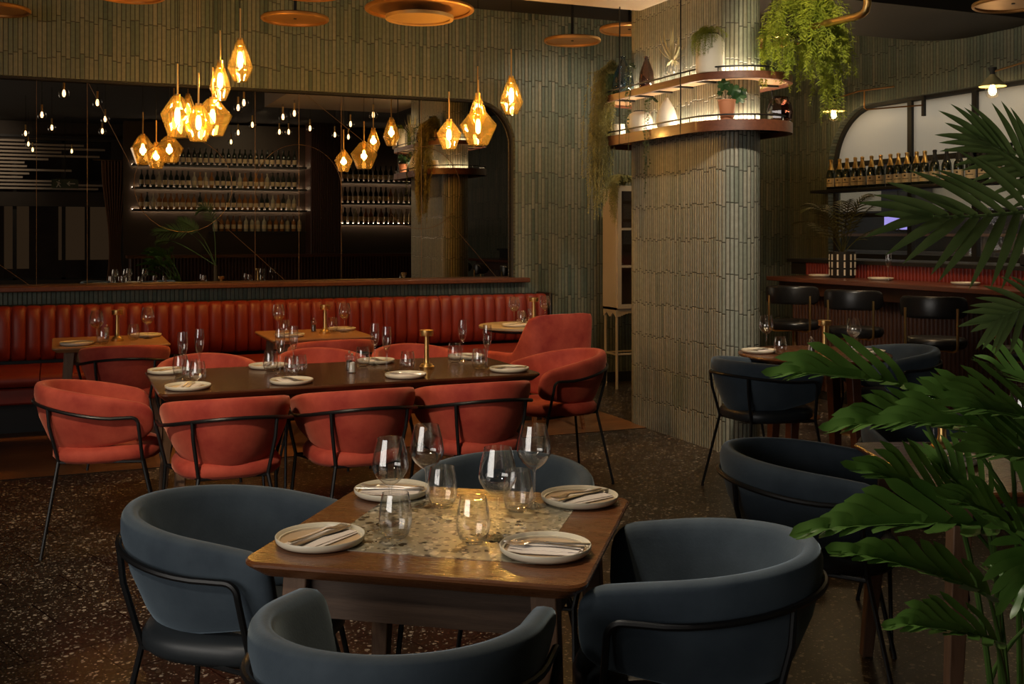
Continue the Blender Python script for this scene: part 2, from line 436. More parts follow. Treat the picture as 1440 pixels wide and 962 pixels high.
# left wall with a tall street window
dk = plain('dark_plaster', (.05,.04,.032), .8, var=.2, scale=2)
w = MB()
for a0, a1, z0, z1 in ((FW, -2.0, 0, CZ), (2.8, BW, 0, CZ), (-2.0, 2.8, 0, .5), (-2.0, 2.8, 3.0, CZ)):
    w.box((LW-.1, (a0+a1)/2, (z0+z1)/2), (.2, a1-a0, z1-z0))
struct('wall_left', w, dk)
w = MB()
for a0, a1, z0, z1 in ((1.0, RW, 0, CZ), (LW, -4.2, 0, CZ), (-4.2, 1.0, 0, .6), (-4.2, 1.0, 3.3, CZ), (-4.2, 1.0, 2.02, 2.3)):
    w.box(((a0+a1)/2, FW-.1, (z0+z1)/2), (a1-a0, .2, z1-z0))
struct('wall_front', w, dk)
def window_bars(name, plane, at, a0, a1, z0, z1, n):
    b = MB()
    for k in range(n+1):
        a = a0 + (a1-a0)*k/n
        b.box((at, a, (z0+z1)/2) if plane == 'left' else (a, at, (z0+z1)/2), (.07, .07, z1-z0))
    for z in (z0, z1):
        b.box((at, (a0+a1)/2, z) if plane == 'left' else ((a0+a1)/2, at, z), (.07, a1-a0+.07, .07) if plane == 'left' else (a1-a0+.07, .07, .07))
    return struct(name, b, M['matt_black'])
window_bars('window_1', 'left', LW-.1, -2.0, 2.8, .5, 3.0, 4)
window_bars('window_2', 'front', FW-.1, -4.2, 1.0, .6, 3.3, 6)
struct('floor', MB().box(((LW+RW)/2, (FW+BW)/2, -.05), (RW-LW+.4, BW-FW+.4, .1)), M['floor'])
struct('floor_parquet', MB().box(((LW+4.2)/2, (7.2+BW)/2, .002), (4.2-LW, BW-7.2, .006)), M['parquet'])
struct('ceiling', MB().box(((LW+RW)/2, (FW+BW)/2, CZ+.05), (RW-LW+.4, BW-FW+.4, .1)), M['ceil'])
struct('ceiling_soffit', MB().box((3.565, 5.9, 3.44), (1.87, 2.8, .42)), M['cream_ceil'])
raft = [(p[0]+5.85, p[1]+6.78) for p in rrect(2.9, 1.1, .35, 8)]
struct('ceiling_raft', MB().prism(raft, 3.2, 3.4), M['raft'])
struct('baseboard_back', MB().box(((4.4+RW)/2, BW-.012, .05), (RW-4.4, .024, .1)), M['matt_black'])
# mirror sill
struct('trim_1', MB().box((-.1, BW-.02, MZ0-.022), (8.62, .24, .044)), M['walnut'], bevel=.008)

# mirror
mir = thing('wall_mirror', 'long bronze tinted mirror with rounded corner above the red banquette', 'mirror', (0, BW+.09, 0))
g_ = MB(); pts = [(MU0, MZ0)] + path
g_.add([(p[0], 0, p[1]) for p in [(MU0, MZ0)] + path[:-1] + [(MU0, MZ1)]], [tuple(range(len(path)+1))])
g_.build('mirror_glass', M['mirror'], mir, smooth=False)
f_ = MB(); f_.tube([(p[0], -.02, p[1]) for p in path], .022, 8)
f_.build('mirror_frame', M['matt_black'], mir)
b_ = MB()
ZT, ZB = MZ1, MZ0
for u in (-2.88,-2.49,-2.1,-1.71,-1.32,-.93,-.54,-.15,.24,1.63,2.02,2.41,3.18):
    b_.box((u, -.002, (ZT+ZB)/2), (.003, .003, ZT-ZB))
def arc(cu, cz, r, a0, a1):
    b_.tube([(cu+r*math.cos(rad(a0+(a1-a0)*k/30)), -.003, cz+r*math.sin(rad(a0+(a1-a0)*k/30))) for k in range(31)], .002, 5)
arc(1.02, 1.92, .41, 0, 360); arc(2.02, 1.91, .39, 0, 90); arc(2.02, 1.91, .39, 90, 180); arc(3.18, 1.93, .39, -140, 120); arc(-.93, 1.92, .39, 0, 180)
for p, q in (((.24,ZT),(.6,2.05)), ((2.05,ZT),(2.75,2.25)), ((3.45,1.62),(3.95,ZB)), ((-.5,1.3),(-.2,ZB)), ((1.3,1.62),(1.9,ZB)), ((-1.7,ZT),(-1.3,2.1))):
    b_.tube([(p[0],-.003,p[1]),(q[0],-.003,q[1])], .002, 5)
b_.build('brass_inlay', plain('dark_bronze_line', (.20,.12,.06), .5, .8), mir)

# ------------------------------------------------------------------ column with ring shelves
CU, CV0, CV1, CR = 4.345, 6.26, 7.39, .165
outl = stadium(CR, (CU, CV0), (CU, CV1), 28)
w = MB(); acc = 0
for a, b in zip(outl, outl[1:] + outl[:1]):
    L = math.dist(a, b)
    wquad(w, [(a[0],a[1],0),(b[0],b[1],0),(b[0],b[1],CZ),(a[0],a[1],CZ)], [(acc,0),(acc+L,0),(acc+L,CZ),(acc,CZ)]); acc += L
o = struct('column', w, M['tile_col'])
SR = .385
def ring_shelf(z0, z1, label):
    t = thing('ring_shelf', label, 'shelf', (0, 0, z0), 0, 'walnut shelves around the column')
    h = z1 - z0
    inn = stadium(CR, (CU, CV0), (CU, CV1), 24); out_ = stadium(SR, (CU, CV0), (CU, CV1), 24); mid = stadium(SR-.03, (CU, CV0), (CU, CV1), 24)
    bd = MB(); bd.loft([[(p[0],p[1],h-.03) for p in inn], [(p[0],p[1],h-.03) for p in mid], [(p[0],p[1],h-.004) for p in mid], [(p[0],p[1],h-.004) for p in inn]], closed=True, caps=False)
    bd.build('shelf_board', M['wood_shelf_in'], t, ang=30)
    fs = MB(); fs.loft([[(p[0],p[1],0) for p in mid], [(p[0],p[1],0) for p in out_], [(p[0],p[1],h) for p in out_], [(p[0],p[1],h) for p in mid]], closed=True, caps=False)
    fs.build('fascia', M['walnut'], t, ang=30)
    rl = MB(); rr_ = stadium(SR-.012, (CU, CV0), (CU, CV1), 24)
    rl.tube([(p[0],p[1],h+.032) for p in rr_], .006, 6, closed=True)
    for k in range(0, len(rr_), 5): rl.tube([(rr_[k][0],rr_[k][1],h), (rr_[k][0],rr_[k][1],h+.032)], .004, 5)
    rl.build('guard_rail', M['black'], t)
    ld = MB(); a = stadium(CR+.012, (CU, CV0), (CU, CV1), 24); b2 = stadium(CR+.028, (CU, CV0), (CU, CV1), 24)
    ld.loft([[(p[0],p[1],h-.002) for p in a], [(p[0],p[1],h-.002) for p in b2], [(p[0],p[1],h+.008) for p in b2], [(p[0],p[1],h+.008) for p in a]], closed=True, caps=False)
    ld.build('light_strip', M['led'], t)
    for v in (6.26, 6.55, 6.83, 7.11, 7.39):
        for s_ in (-1, 1): MB().box((CU+s_*(CR+.095), v, h-.037), (.19, .025, .014)).build('bracket', M['black'], t)
    return t
LZ, UZ = 2.255, 2.575
ring_shelf(2.182, LZ, 'lower walnut ring shelf with black rail wrapped around the tiled column')
ring_shelf(2.525, UZ, 'upper walnut ring shelf with black rail wrapped around the tiled column')
for i, (u, v) in enumerate(((3.963, 7.23), (3.963, 6.36), (4.727, 7.23), (4.727, 6.36))):
    lb = ('black hanging rod of the column shelves, passing the dark blue glass bottle', 'black hanging rod of the column shelves, in front of the column near its rounded end',
          'far black hanging rod hidden behind the column, towards the mirror wall', 'black hanging rod on the bar side of the column beside the fern')[i]
    tag(MB().tube([(u, v, 2.182), (u, v, 3.23 if v < 7.3 and u < 4.75 else CZ)], .006, 6).build('hanging_rod', M['black']), lb, 'rod', 'rods holding the column shelves')

# ------------------------------------------------------------------ chairs
def chair_shell(mat, parent, ht, drop):
    a, b, yf, T = .243, .29, .195, .029
    pl = []
    for k in range(6): pl.append((a, yf - (yf-.0)*k/6))
    for k in range(29):
        p = PI*k/28; pl.append((a*math.cos(p), -b*math.sin(p)))
    for k in range(1, 7): pl.append((-a, yf*k/6))
    n = len(pl); rings = []
    ln = [0]
    for i in range(1, n): ln.append(ln[-1] + math.dist(pl[i-1], pl[i]))
    # add a few stations close to each tip for a rounded end
    st = [0, .006, .018, .036, .06] + [x for x in ln if .07 < x < ln[-1]-.07] + [ln[-1]-x for x in (.06, .036, .018, .006, 0)]
    def at(x):
        for i in range(1, n):
            if ln[i] >= x-1e-9:
                t = (x-ln[i-1])/(ln[i]-ln[i-1]); return Vector((pl[i-1][0]+(pl[i][0]-pl[i-1][0])*t, pl[i-1][1]+(pl[i][1]-pl[i-1][1])*t))
    for x in st:
        p = at(x); e = .004
        q0, q1 = at(max(0, x-e)), at(min(ln[-1], x+e)); t = (q1-q0).normalized(); nv = Vector((t.y, -t.x))
        if nv.dot(p - Vector((0, .1))) < 0: nv = -nv
        m = abs(x/ln[-1]*2-1)               # 0 at the back, 1 at the arm tips
        zt = ht - drop*m**1.7; zb = .462 + .075*m**2
        dt = min(x, ln[-1]-x); R = .062
        k = math.sqrt(max(0, 1-(1-min(1, dt/R))**2))
        zt -= (1-k)*.055; zb += (1-k)*.05
        tt = T*(.35+.65*min(1, k*1.2))
        ring = []
        for j in range(20):
            an = 2*PI*j/20; ca, sa = math.cos(an), math.sin(an)
            hx = math.copysign(abs(ca)**.6, ca)*tt
            hz = math.copysign(abs(sa)**.38, sa)
            z = (zt+zb)/2 + hz*(zt-zb)/2
            lean = .022 - .092*max(0, (.76-z)/.29)**1.7
            pp = p + nv*(hx+lean)
            ring.append((pp.x, pp.y, z))
        rings.append(ring)
    o = MB().loft(rings).build('backrest', mat, parent, ang=70)
    return o
def chair_rail_pts(z, off, up):
    a, b = .243+off, .29+off
    p = [(a, .09-.02*k, z) for k in range(5)]
    p += [(a*math.cos(PI*k/24), -b*math.sin(PI*k/24), z+up*math.sin(PI*k/24)**1.3) for k in range(25)]
    p += [(-a, .01+.02*k, z) for k in range(5)]
    return p
def make_chair(kind):
    t = thing('dining_chair', 'x', 'chair')
    fab = M['velvet'] if kind == 'red' else M['suede']
    chair_shell(fab, t, *((.788, .10) if kind == 'red' else (.778, .058)))
    st = MB(); rings = []
    for z, s in ((.418, .0), (.416, .7), (.422, .93), (.44, 1.0), (.468, 1.0), (.487, .95), (.499, .75), (.503, .35)):
        if s == 0: s = .3
        ring = []
        for k in range(40):
            an = 2*PI*k/40; ca, sa = math.cos(an), math.sin(an); e = .75
            ring.append((.238*s*math.copysign(abs(ca)**e, ca), -.005+.25*s*math.copysign(abs(sa)**e, sa), z))
        rings.append(ring)
    st.loft(rings).build('seat', fab if kind == 'red' else M['blue_leather'], t, ang=60)
    off = .029+.023; zr, up = (.640, .062) if kind == 'red' else (.660, .036)
    r = .0085
    fr = MB()
    rail = chair_rail_pts(zr, off, up)
    A = .243+off
    sR = []
    for k in range(7):
        a_ = rad(90*k/6); sR.append((A, .09+.035*math.sin(a_), zr-.035*(1-math.cos(a_))))
    side = lambda sg: [(sg*A, p[1], p[2]) for p in sR]
    full = [(A*.86, .145, .43)] + list(reversed(side(1)))[:-1] + rail + side(-1)[1:] + [(-A*.86, .145, .43)]
    fr.tube(full, r, 8)
    for sg in (1, -1):
        an = rad(52); x, y = (.243+off)*math.cos(an), -(.29+off)*math.sin(an)
        fr.tube([(sg*x, y, zr+up*math.sin(an)**1.3), (sg*(x-.006), y+.006, .60), (sg*(x-.032), y+.045, .43)], r, 8)
    px, py = (.243+off)*math.cos(rad(52))-.032, -(.29+off)*math.sin(rad(52))+.045
    fr.tube([(A*.86, .145, .425), (px, py, .425), (-px, py, .425), (-A*.86, .145, .425)], r*.8, 6, closed=True)
    fr.build('frame', M['black'], t)
    for (x0, y0, x1, y1) in ((A*.86, .145, .275, .235), (-A*.86, .145, -.275, .235), (px, py, .225, -.295), (-px, py, -.225, -.295)):
        MB().tube([(x0, y0, .43), (x1, y1, .012), (x1, y1, 0)], [r, r*.9, r*1.1], 8).build('leg', M['black'], t)
    return t
def chair(kind, u, v, dx, dy, label):
    put('chair_'+kind, lambda: make_chair(kind), (u, v, 0), face(dx, dy), label,
        'red velvet tub chairs' if kind == 'red' else 'blue suede tub chairs')
chair('blue', .475, 2.93, .80, -.597, 'dark blue tub chair on the left side of the front terrazzo table')
chair('blue', .635, 2.06, .58, .813, 'dark blue tub chair nearest the camera, cut by the bottom edge')
chair('blue', 1.37, 2.215, -.80, .597, 'very dark blue tub chair tucked at the right side of the front terrazzo table')
chair('blue', 1.24, 3.02, -.58, -.813, 'dark blue tub chair behind the front terrazzo table, only its top edge showing')
chair('blue', 2.364, 2.908, .753, -.656, 'dark blue tub chair on the terrazzo floor beside the leafy plant table')
chair('blue', 3.11, 3.13, -.39, -.92, 'dark blue tub chair mostly hidden behind the broad green leaves')
chair('blue', 3.84, 5.22, 1, .03, 'dark blue tub chair with leather seat standing beside the tiled column')
chair('blue', 4.87, 5.36, -1, .05, 'dark tub chair on the bar side of the round walnut table')
chair('red', .24, 5.60, 1, -.04, 'red velvet tub chair at the left end of the long dark table')
chair('red', .72, 5.06, 0, 1, 'red velvet tub chair at the near side of the long table, leftmost of the three')
chair('red', 1.328, 5.08, -.01, 1, 'red velvet tub chair at the near side of the long table, middle of the three')
chair('red', 1.936, 5.08, .01, 1, 'red velvet tub chair at the near side of the long table, rightmost of the three')
chair('red', 2.77, 5.90, -1, 0, 'red velvet tub chair at the right end of the long dark table')
chair('red', .80, 6.30, 0, -1, 'red velvet tub chair on the far side of the long table, left one')
chair('red', 1.47, 6.34, 0, -1, 'red velvet tub chair on the far side of the long table, middle one')
chair('red', 2.07, 6.36, 0, -1, 'red velvet tub chair on the far side of the long table, right one')
chair('red', .42, 7.56, .05, 1, 'red velvet tub chair facing the left oak table at the banquette')
chair('red', 1.77, 7.38, 0, 1, 'red velvet tub chair facing the middle oak table at the banquette')

def make_wing():
    t = thing('wing_chair', 'tall red velvet wing chair with low arms at the round table', 'chair', (3.42, 7.52, 0), face(-.22, .97))
    # one-piece upholstered shell: tall flat back sweeping down into low arms
    st = []
    for k in range(41):
        s = -1 + 2*k/40; a = abs(s)
        sg = 1 if s >= 0 else -1
        if a < .52:
            x = .245*s/.52; y = -.27 - .02*(1-(s/.52)**2); zt = .90 - .012*(a/.52)**6
        else:
            q = (a-.52)/.48
            x = sg*(.245 + .05*math.sin(min(1, q*1.6)*PI/2)); y = -.27 + .48*q
            e = min(1, q/.42); zt = .888 - .285*(e*e*(3-2*e)) - .01*max(0, q-.42)
        st.append((x, y, zt))
    rings = []
    for i, (x, y, zt) in enumerate(st):
        p = Vector((x, y)); q0 = Vector(st[max(0, i-1)][:2]); q1 = Vector(st[min(40, i+1)][:2]); tt = (q1-q0).normalized(); nv = Vector((tt.y, -tt.x))
        ring = []
        for j in range(14):
            an = 2*PI*j/14; ca, sa = math.cos(an), math.sin(an)
            hx = math.copysign(abs(ca)**.6, ca)*.03; z = (zt+.40)/2 + math.copysign(abs(sa)**.35, sa)*(zt-.40)/2
            pp = p + nv*(hx + (.05*(z-.4) if abs(x) < .26 else .02)); ring.append((pp.x, pp.y, z))
        rings.append(ring)
    MB().loft(rings).build('backrest', M['velvet'], t, ang=60)
    sp = rrect(.50, .50, .09, 6); s_ = MB()
    s_.loft([[(p[0]*k, p[1]*k+.0, z) for p in sp] for z, k in ((.36, .9), (.375, 1), (.45, 1), (.475, .96), (.485, .75))])
    s_.build('seat', M['velvet'], t, ang=60)
    for x, y in ((.2,.2),(-.2,.2),(.2,-.2),(-.2,-.2)):
        MB().taper((x, y, .37), (x*1.18, y*1.25, 0), .018, .011).build('leg', M['wood_dark'], t)
make_wing()

# ------------------------------------------------------------------ tables
def tabletop(w, d, r, th, mat, parent, z=.75):
    P0 = rrect(w, d, r, 6); m = MB()
    sc = lambda k: [(p[0]*(1-k/w*2), p[1]*(1-k/d*2)) for p in P0]
    rg = []
    for k, zz in ((.03, z-th), (.028, z-th), (.004, z-.016), (0, z-.011), (0, z-.005), (.004, z)):
        rg.append([(p[0], p[1], zz) for p in sc(k)])
    m.loft(rg); return m.build('tabletop', mat, parent, ang=28)
def legs4(w, d, ins, splay, mat, parent, wa=.03, wb=.019, z=.71):
    for sx in (-1, 1):
        for sy in (-1, 1):
            x, y = sx*(w/2-ins), sy*(d/2-ins)
            MB().taper((x, y, z), (x+sx*splay, y+sy*splay, 0), wa, wb).build('leg', mat, parent, bevel=.004)
TA = (.9425, 2.59); ta = rad(-36.3)
t = thing('dining_table', 'square walnut table with speckled terrazzo inlay, nearest to the camera', 'table', (*TA, 0), ta)
tabletop(.80, .80, .045, .038, M['wood_dark'], t)
MB().prism(rrect(.535, .53, .004, 2), .748, .7512).build('terrazzo_inlay', M['inlay'], t)
ap = MB()
for sy in (-1, 1):
    ap.box((0, sy*.29, .655), (.56, .022, .11))
    ap.box((sy*.29, 0, .655), (.022, .56, .11))
ap.build('apron', M['wood_apron'], t)
legs4(.8, .8, .105, .04, M['wood_leg'], t)
TB = (1.42, 5.69)
t = thing('long_dining_table', 'long dark wooden table set for eight among red velvet chairs', 'table', (*TB, 0), 0)
tabletop(1.96, .92, .05, .04, M['wood_long'], t)
ap = MB()
for s_ in (-1, 1): ap.box((0, s_*.33, .655), (1.62, .022, .11)); ap.box((s_*.82, 0, .655), (.022, .64, .11))
ap.build('apron', M['wood_apron'], t)
legs4(1.96, .92, .13, .05, M['wood_leg'], t)
for (u, v, lb) in ((.345, 7.985, 'small oak table at the left end of the red banquette'), (1.765, 7.955, 'small oak table at the banquette, behind the long dark table')):
    t = thing('bistro_table', lb, 'table', (u, v, 0), 0, 'oak tables along the banquette')
    tabletop(.745, .76, .035, .035, M['wood_oak'], t)
    a = MB(); a.box((0, -.25, .665), (.5, .02, .09)); a.box((0, .25, .665), (.5, .02, .09)); a.build('apron', M['wood_oak'], t)
    legs4(.745, .76, .11, .05, M['wood_leg'], t)
t = thing('round_table', 'round pale topped table at the right end of the banquette', 'table', (3.53, 8.06, 0))
MB().lathe([(0,.722),(.345,.722),(.372,.73),(.372,.746),(.366,.75),(0,.75)], 48).build('tabletop', M['round_top'], t, ang=35)
MB().lathe([(0,.70),(.30,.70),(.33,.712),(.33,.722),(0,.722)], 40).build('underside_disc', M['matt_black'], t)
MB().lathe([(0,0),(.22,0),(.22,.012),(.035,.03),(.028,.06),(.028,.7),(0,.7)], 28).build('pedestal', M['black'], t)
TC = (4.36, 5.44)
t = thing('round_table', 'round reddish walnut table between the tiled column and the bar stools', 'table', (*TC, 0))
MB().lathe([(0,.712),(.40,.712),(.462,.733),(.466,.742),(.462,.75),(0,.75)], 56).build('tabletop', M['wood_dark'], t, ang=35)
for k in range(4):
    a = rad(24+90*k); x, y = .25*math.cos(a), .25*math.sin(a)
    MB().taper((x, y, .72), (x*1.2, y*1.2, 0), .034, .026).build('leg', M['counter'], t, bevel=.004)
# table behind the plant
def cam(X, d): return (.9205*X+.3907*d, -.3907*X+.9205*d)
TD = cam(1.66, 3.49)
t = thing('dining_table', 'dark wooden table half hidden behind the large foreground plant', 'table', (*TD, 0), rad(-23+2))
tabletop(.86, .76, .04, .038, M['wood_dark'], t)
legs4(.86, .76, .09, .05, M['wood_leg'], t)

# ------------------------------------------------------------------ tableware
def glass_obj(name, prof, n=32):
    o = MB().lathe(prof, n).build(name, M['ware_glass'], ang=50); return o
def wall_of(outer, th, zin):
    inner = [(max(r-th, 0.0), z) for r, z in reversed(outer) if z > zin]
    return outer + inner + [(0, zin)]
def make_wine():
    outer = [(0,0),(.036,0),(.0365,.0012),(.03,.003),(.012,.006),(.0045,.012),(.0038,.05),(.0042,.092),(.007,.1),(.019,.107),(.034,.121),(.0445,.138),(.0475,.150),(.0465,.160),(.0425,.185),(.037,.207),(.0335,.222)]
    return tag(glass_obj('wine_glass', wall_of(outer, .0011, .109)), 'x', 'wine glass')
def make_flute():
    outer = [(0,0),(.031,0),(.0315,.0012),(.02,.004),(.0045,.01),(.0038,.05),(.0045,.095),(.0105,.112),(.019,.132),(.0245,.155),(.0262,.178),(.0255,.205),(.0228,.24)]
    return tag(glass_obj('champagne_flute', wall_of(outer, .001, .112), 24), 'x', 'champagne flute')
def make_tumbler():
    outer = [(0,0),(.019,0),(.026,.003),(.035,.015),(.0405,.035),(.0415,.048),(.0395,.075),(.0355,.098),(.0325,.112)]
    return tag(glass_obj('stemless_tumbler', wall_of(outer, .0013, .007)), 'x', 'tumbler')
def make_plate():
    t = thing('side_plate', 'x', 'plate')
    MB().lathe([(0,0),(.088,0),(.098,.003),(.1065,.010),(.108,.020),(.1065,.0215),(.1045,.020),(.1015,.0125),(.097,.0125),(.097,.0080)], 48).build('rim', M['cream'], t, ang=60)
    MB().lathe([(.1015,.0115),(.1,.0088),(.095,.0075),(0,.0070)], 48).build('well', M['tan'], t)
    return t
def make_napkin():
    m = MB()
    def sheet(pts, z0, th, wav):
        n = 10; rg = []
        for i in range(n+1):
            s = i/n; a = [pts[0][k]+(pts[1][k]-pts[0][k])*s for k in (0,1)]; b = [pts[3][k]+(pts[2][k]-pts[3][k])*s for k in (0,1)]
            row = []
            for j in range(7):
                q = j/6; x, y = a[0]+(b[0]-a[0])*q, a[1]+(b[1]-a[1])*q
                row.append((x, y, z0 + wav*math.sin(PI*s)*math.sin(PI*q) + .004*max(0, s-.8)*5*q))
            rg.append([(p[0],p[1],p[2]) for p in row] + [(p[0],p[1],p[2]+th) for p in reversed(row)])
        m.loft(rg)
    sheet([(-.09,-.046),(.088,-.050),(.084,.046),(-.086,.05)], .0135, .0014, .004)
    sheet([(-.086,-.036),(.084,-.046),(.08,.028),(-.08,.034)], .0165, .0014, .005)
    return tag(m.build('folded_napkin', M['napkin']), 'x', 'napkin')
def outline_solid(pts, z, th):
    m = MB(); n = len(pts)
    lo = [(p[0], p[1], z+p[2]) for p in pts]; hi = [(p[0], p[1], z+p[2]+th) for p in pts]
    return m.loft([lo, hi])
def make_fork():
    m = MB()
    rg = []
    for x, wd, z in ((-.092,.0035,.001),(-.088,.006,.0005),(-.04,.0042,0),(.01,.003,.003),(.03,.0035,.005),(.04,.009,.004),(.048,.0115,.002)):
        rg.append([(x,-wd,z),(x,wd,z),(x,wd*.8,z+.0022),(x,-wd*.8,z+.0022)])
    m.loft(rg)
    for k in range(4):
        y = -.0095+.00633*k
        m.loft([[(x,y-wd,z),(x,y+wd,z),(x,y+wd,z+.0018),(x,y-wd,z+.0018)] for x, wd, z in ((.046,.0022,.002),(.07,.0017,.0005),(.092,.0009,.004))])
    return tag(m.build('fork', M['steel'], ang=50), 'x', 'fork')
def make_knife():
    m = MB(); rg = []
    for x, a, b, z in ((-.105,-.004,.004,.0),(-.1,-.007,.007,0),(-.03,-.0055,.0055,0),(-.005,-.004,.0045,.001),(.005,-.008,.005,.001),(.05,-.010,.005,.001),(.085,-.008,.005,.001),(.1,-.001,.0035,.001)):
        rg.append([(x,a,z),(x,b,z),(x,b*.8,z+.0024),(x,a*.9,z+.0014)])
    m.loft(rg)
    return tag(m.build('table_knife', M['steel'], ang=50), 'x', 'knife')
def make_lamp():
    t = thing('table_lamp', 'x', 'lamp')
    MB().lathe([(0,0),(.041,0),(.042,.003),(.042,.012),(.036,.014),(.034,.020),(.030,.026),(0,.026)], 32).build('base', M['brass'], t, ang=30)
    MB().lathe([(.024,.025),(.018,.032),(.0145,.05),(.0125,.17),(.0125,.182)], 24).build('stem', M['brass'], t)
    MB().lathe([(0,.181),(.037,.181),(.038,.183),(.038,.206),(.0395,.207),(.0395,.213),(.036,.214),(0,.213)], 32).build('lamp_head', M['brass'], t, ang=30)
    return t
def make_mill(k):
    t = thing('salt_mill' if k else 'pepper_mill', 'x', 'mill')
    MB().lathe([(0,0),(.022,0),(.023,.004),(.0215,.02),(.019,.045),(.0185,.062),(.022,.068),(.023,.078),(.019,.088),(.009,.094),(0,.095)], 20).build('body', M['acrylic'], t)
    MB().lathe([(0,.006),(.017,.006),(.0165,.02),(.0145,.055),(0,.058)], 16).build('filling', M['salt'] if k else M['pepper'], t)
    MB().lathe([(0,.094),(.004,.095),(.0065,.1),(.006,.106),(0,.109)], 12).build('knob', M['steel'], t)
    return t
MK = {'wine': make_wine, 'flute': make_flute, 'tumbler': make_tumbler, 'plate': make_plate, 'napkin': make_napkin, 'fork': make_fork, 'knife': make_knife,
      'lamp': make_lamp, 'pepper': lambda: make_mill(0), 'salt': lambda: make_mill(1)}
GN = {'wine': 'wine glasses on the tables', 'flute': 'champagne flutes', 'tumbler': 'stemless tumblers', 'plate': 'side plates', 'napkin': 'folded napkins', 'fork': 'forks on the napkins',
      'knife': 'table knives on the napkins', 'lamp': 'brass cordless lamps', 'pepper': 'clear pepper mills', 'salt': 'clear salt mills'}
def ware(kind, u, v, z, rz, label):
    return put(kind, MK[kind], (u, v, z), rz, label, GN[kind])
def setting(u, v, z, a, where, cut=True, an=None, extra=0):
    """plate with napkin, fork and knife; a = direction the napkin runs"""
    ware('plate', u, v, z, random.random()*6, 'cream side plate '+where)
    ware('napkin', u, v, z-.004, a, 'folded napkin on the plate '+where)
    if cut:
        n = Vector((-math.sin(a), math.cos(a)))
        b = a + (0 if an is None else an)
        n = Vector((-math.sin(b), math.cos(b)))
        ware('fork', u+n.x*.010, v+n.y*.010, z+.0195, b+extra, 'steel fork on the napkin '+where)
        ware('knife', u-n.x*.012, v-n.y*.012, z+.0195, b+rad(4)+extra, 'steel knife on the napkin '+where)
ZT_ = .7515
# angles: view right vector in room coordinates is -23 deg
VR = rad(-23)
setting(.589, 2.575, ZT_-.001, VR+rad(62), 'at the near left corner of the front table', True, rad(-8))
setting(1.055, 2.285, ZT_, VR+rad(172), 'at the near right corner of the front table', True, rad(-2))
setting(1.345, 2.685, ZT_-.001, VR+rad(40), 'at the far right corner of the front table', True, rad(0), rad(180))
setting(.885, 2.965, ZT_, VR+rad(-6), 'at the far left corner of the front table', True, 0, rad(180))
for (u, v), w_ in zip([(.791,2.665),(.937,2.806),(.999,2.444),(1.208,2.691)], ('behind the left tumbler of the front table', 'at the back left of the front table beside the far left plate', 'beside the near right plate of the front table', 'at the back right of the front table beside the far right plate')):
    ware('wine', u, v, ZT_, 0, 'clear wine glass '+w_)
for (u, v), w_ in zip([(.766,2.536),(.969,2.768),(.926,2.422),(1.143,2.653)], ('between the near left plate and the wine glass of the front table', 'at the back centre of the front table, left of the golden reflection', 'at the near centre of the front table before the golden reflection', 'at the back right of the front table behind a wine glass')):
    ware('tumbler', u, v, ZT_, 0, 'stemless tumbler '+w_)
# long table
bpl = [(.585,5.375,'at the near left corner of the long table'), (.555,6.03,'at the far left corner of the long table'), (1.084,5.376,'second from left on near side of the long table'), (1.088,6.035,'second from left on far side of the long table'),
       (1.676,5.365,'by the brass lamp on near side of the long table'), (1.705,6.03,'behind the two mills on far side of the long table'), (2.27,5.385,'at the near right corner of the long table'), (2.26,6.03,'at the far right corner of the long table')]
for i, (u, v, w_) in enumerate(bpl):
    setting(u, v, .750, rad(70 if v < 5.7 else 10)+i*.3, w_, True, 0)
ware('lamp', 1.893, 5.672, .75, 0, 'small brass cordless lamp standing on the long dark table')
ware('pepper', 1.474, 5.749, .75, 0, 'clear pepper mill in the middle of the long dark table')
ware('salt', 1.462, 5.640, .75, 0, 'clear salt mill in the middle of the long dark table')
for u, v, w_ in [(.648,5.53,'next to the near left plate of the long table, front one'), (.625,5.64,'next to the near left plate of the long table, rear one'), (.60,5.86,'beside the far left plate of the long table'), (1.122,5.56,'behind the second near plate of the long table, front one'),
                 (1.175,5.62,'behind the second near plate of the long table, rear one'), (1.07,5.87,'in front of the second far plate of the long table'), (1.747,5.56,'behind the near plate by the brass lamp on the long table'), (1.588,5.89,'right behind the salt and pepper mills'),
                 (2.13,5.87,'beside the far right plate of the long table'), (2.15,5.53,'beside the near right plate of the long table')]:
    ware('tumbler', u, v, .75, 0, 'stemless tumbler '+w_)
for u, v, w_ in [(.60,5.76,'left of the tall pair at the left end of the long table'), (.70,5.90,'right of the tall pair at the left end of the long table'), (1.10,5.76,'front of the tall pair near the second plates of the long table'), (1.20,5.90,'rear of the tall pair near the second plates of the long table'),
                 (1.66,5.66,'between the mills and the brass lamp on the long table'), (1.66,5.90,'just right of the mills on the long table'), (2.20,5.93,'near the far right plate of the long table'), (2.21,5.56,'behind the near right plate of the long table')]:
    ware('flute', u, v, .75, 0, 'champagne flute, '+w_)
def bench_set(lab, pls, lamp, wines, tums, mill, z=.75):
    for (u, v), s_ in zip(pls, ('left', 'right')): setting(u, v, z, rad(20), 'on the '+s_+' side of the '+lab, True)
    if lamp: ware('lamp', *lamp, z, 0, 'small brass cordless lamp on the '+lab)
    for (u, v), s_ in zip(wines, ('left', 'right')): ware('wine', u, v, z, 0, 'clear wine glass on the '+s_+' side of the '+lab)
    for (u, v), s_ in zip(tums, ('left', 'right')): ware('tumbler', u, v, z, 0, 'stemless tumbler on the '+s_+' side of the '+lab)
    if mill:
        ware('pepper', mill[0], mill[1], z, 0, 'clear pepper mill on the '+lab)
bench_set('left oak banquette table', [(.127,7.778),(.60,8.2)], (.393,7.981), [(.254,7.85),(.60,8.05)], [(.292,7.763),(.50,7.974)], (.327,8.063))
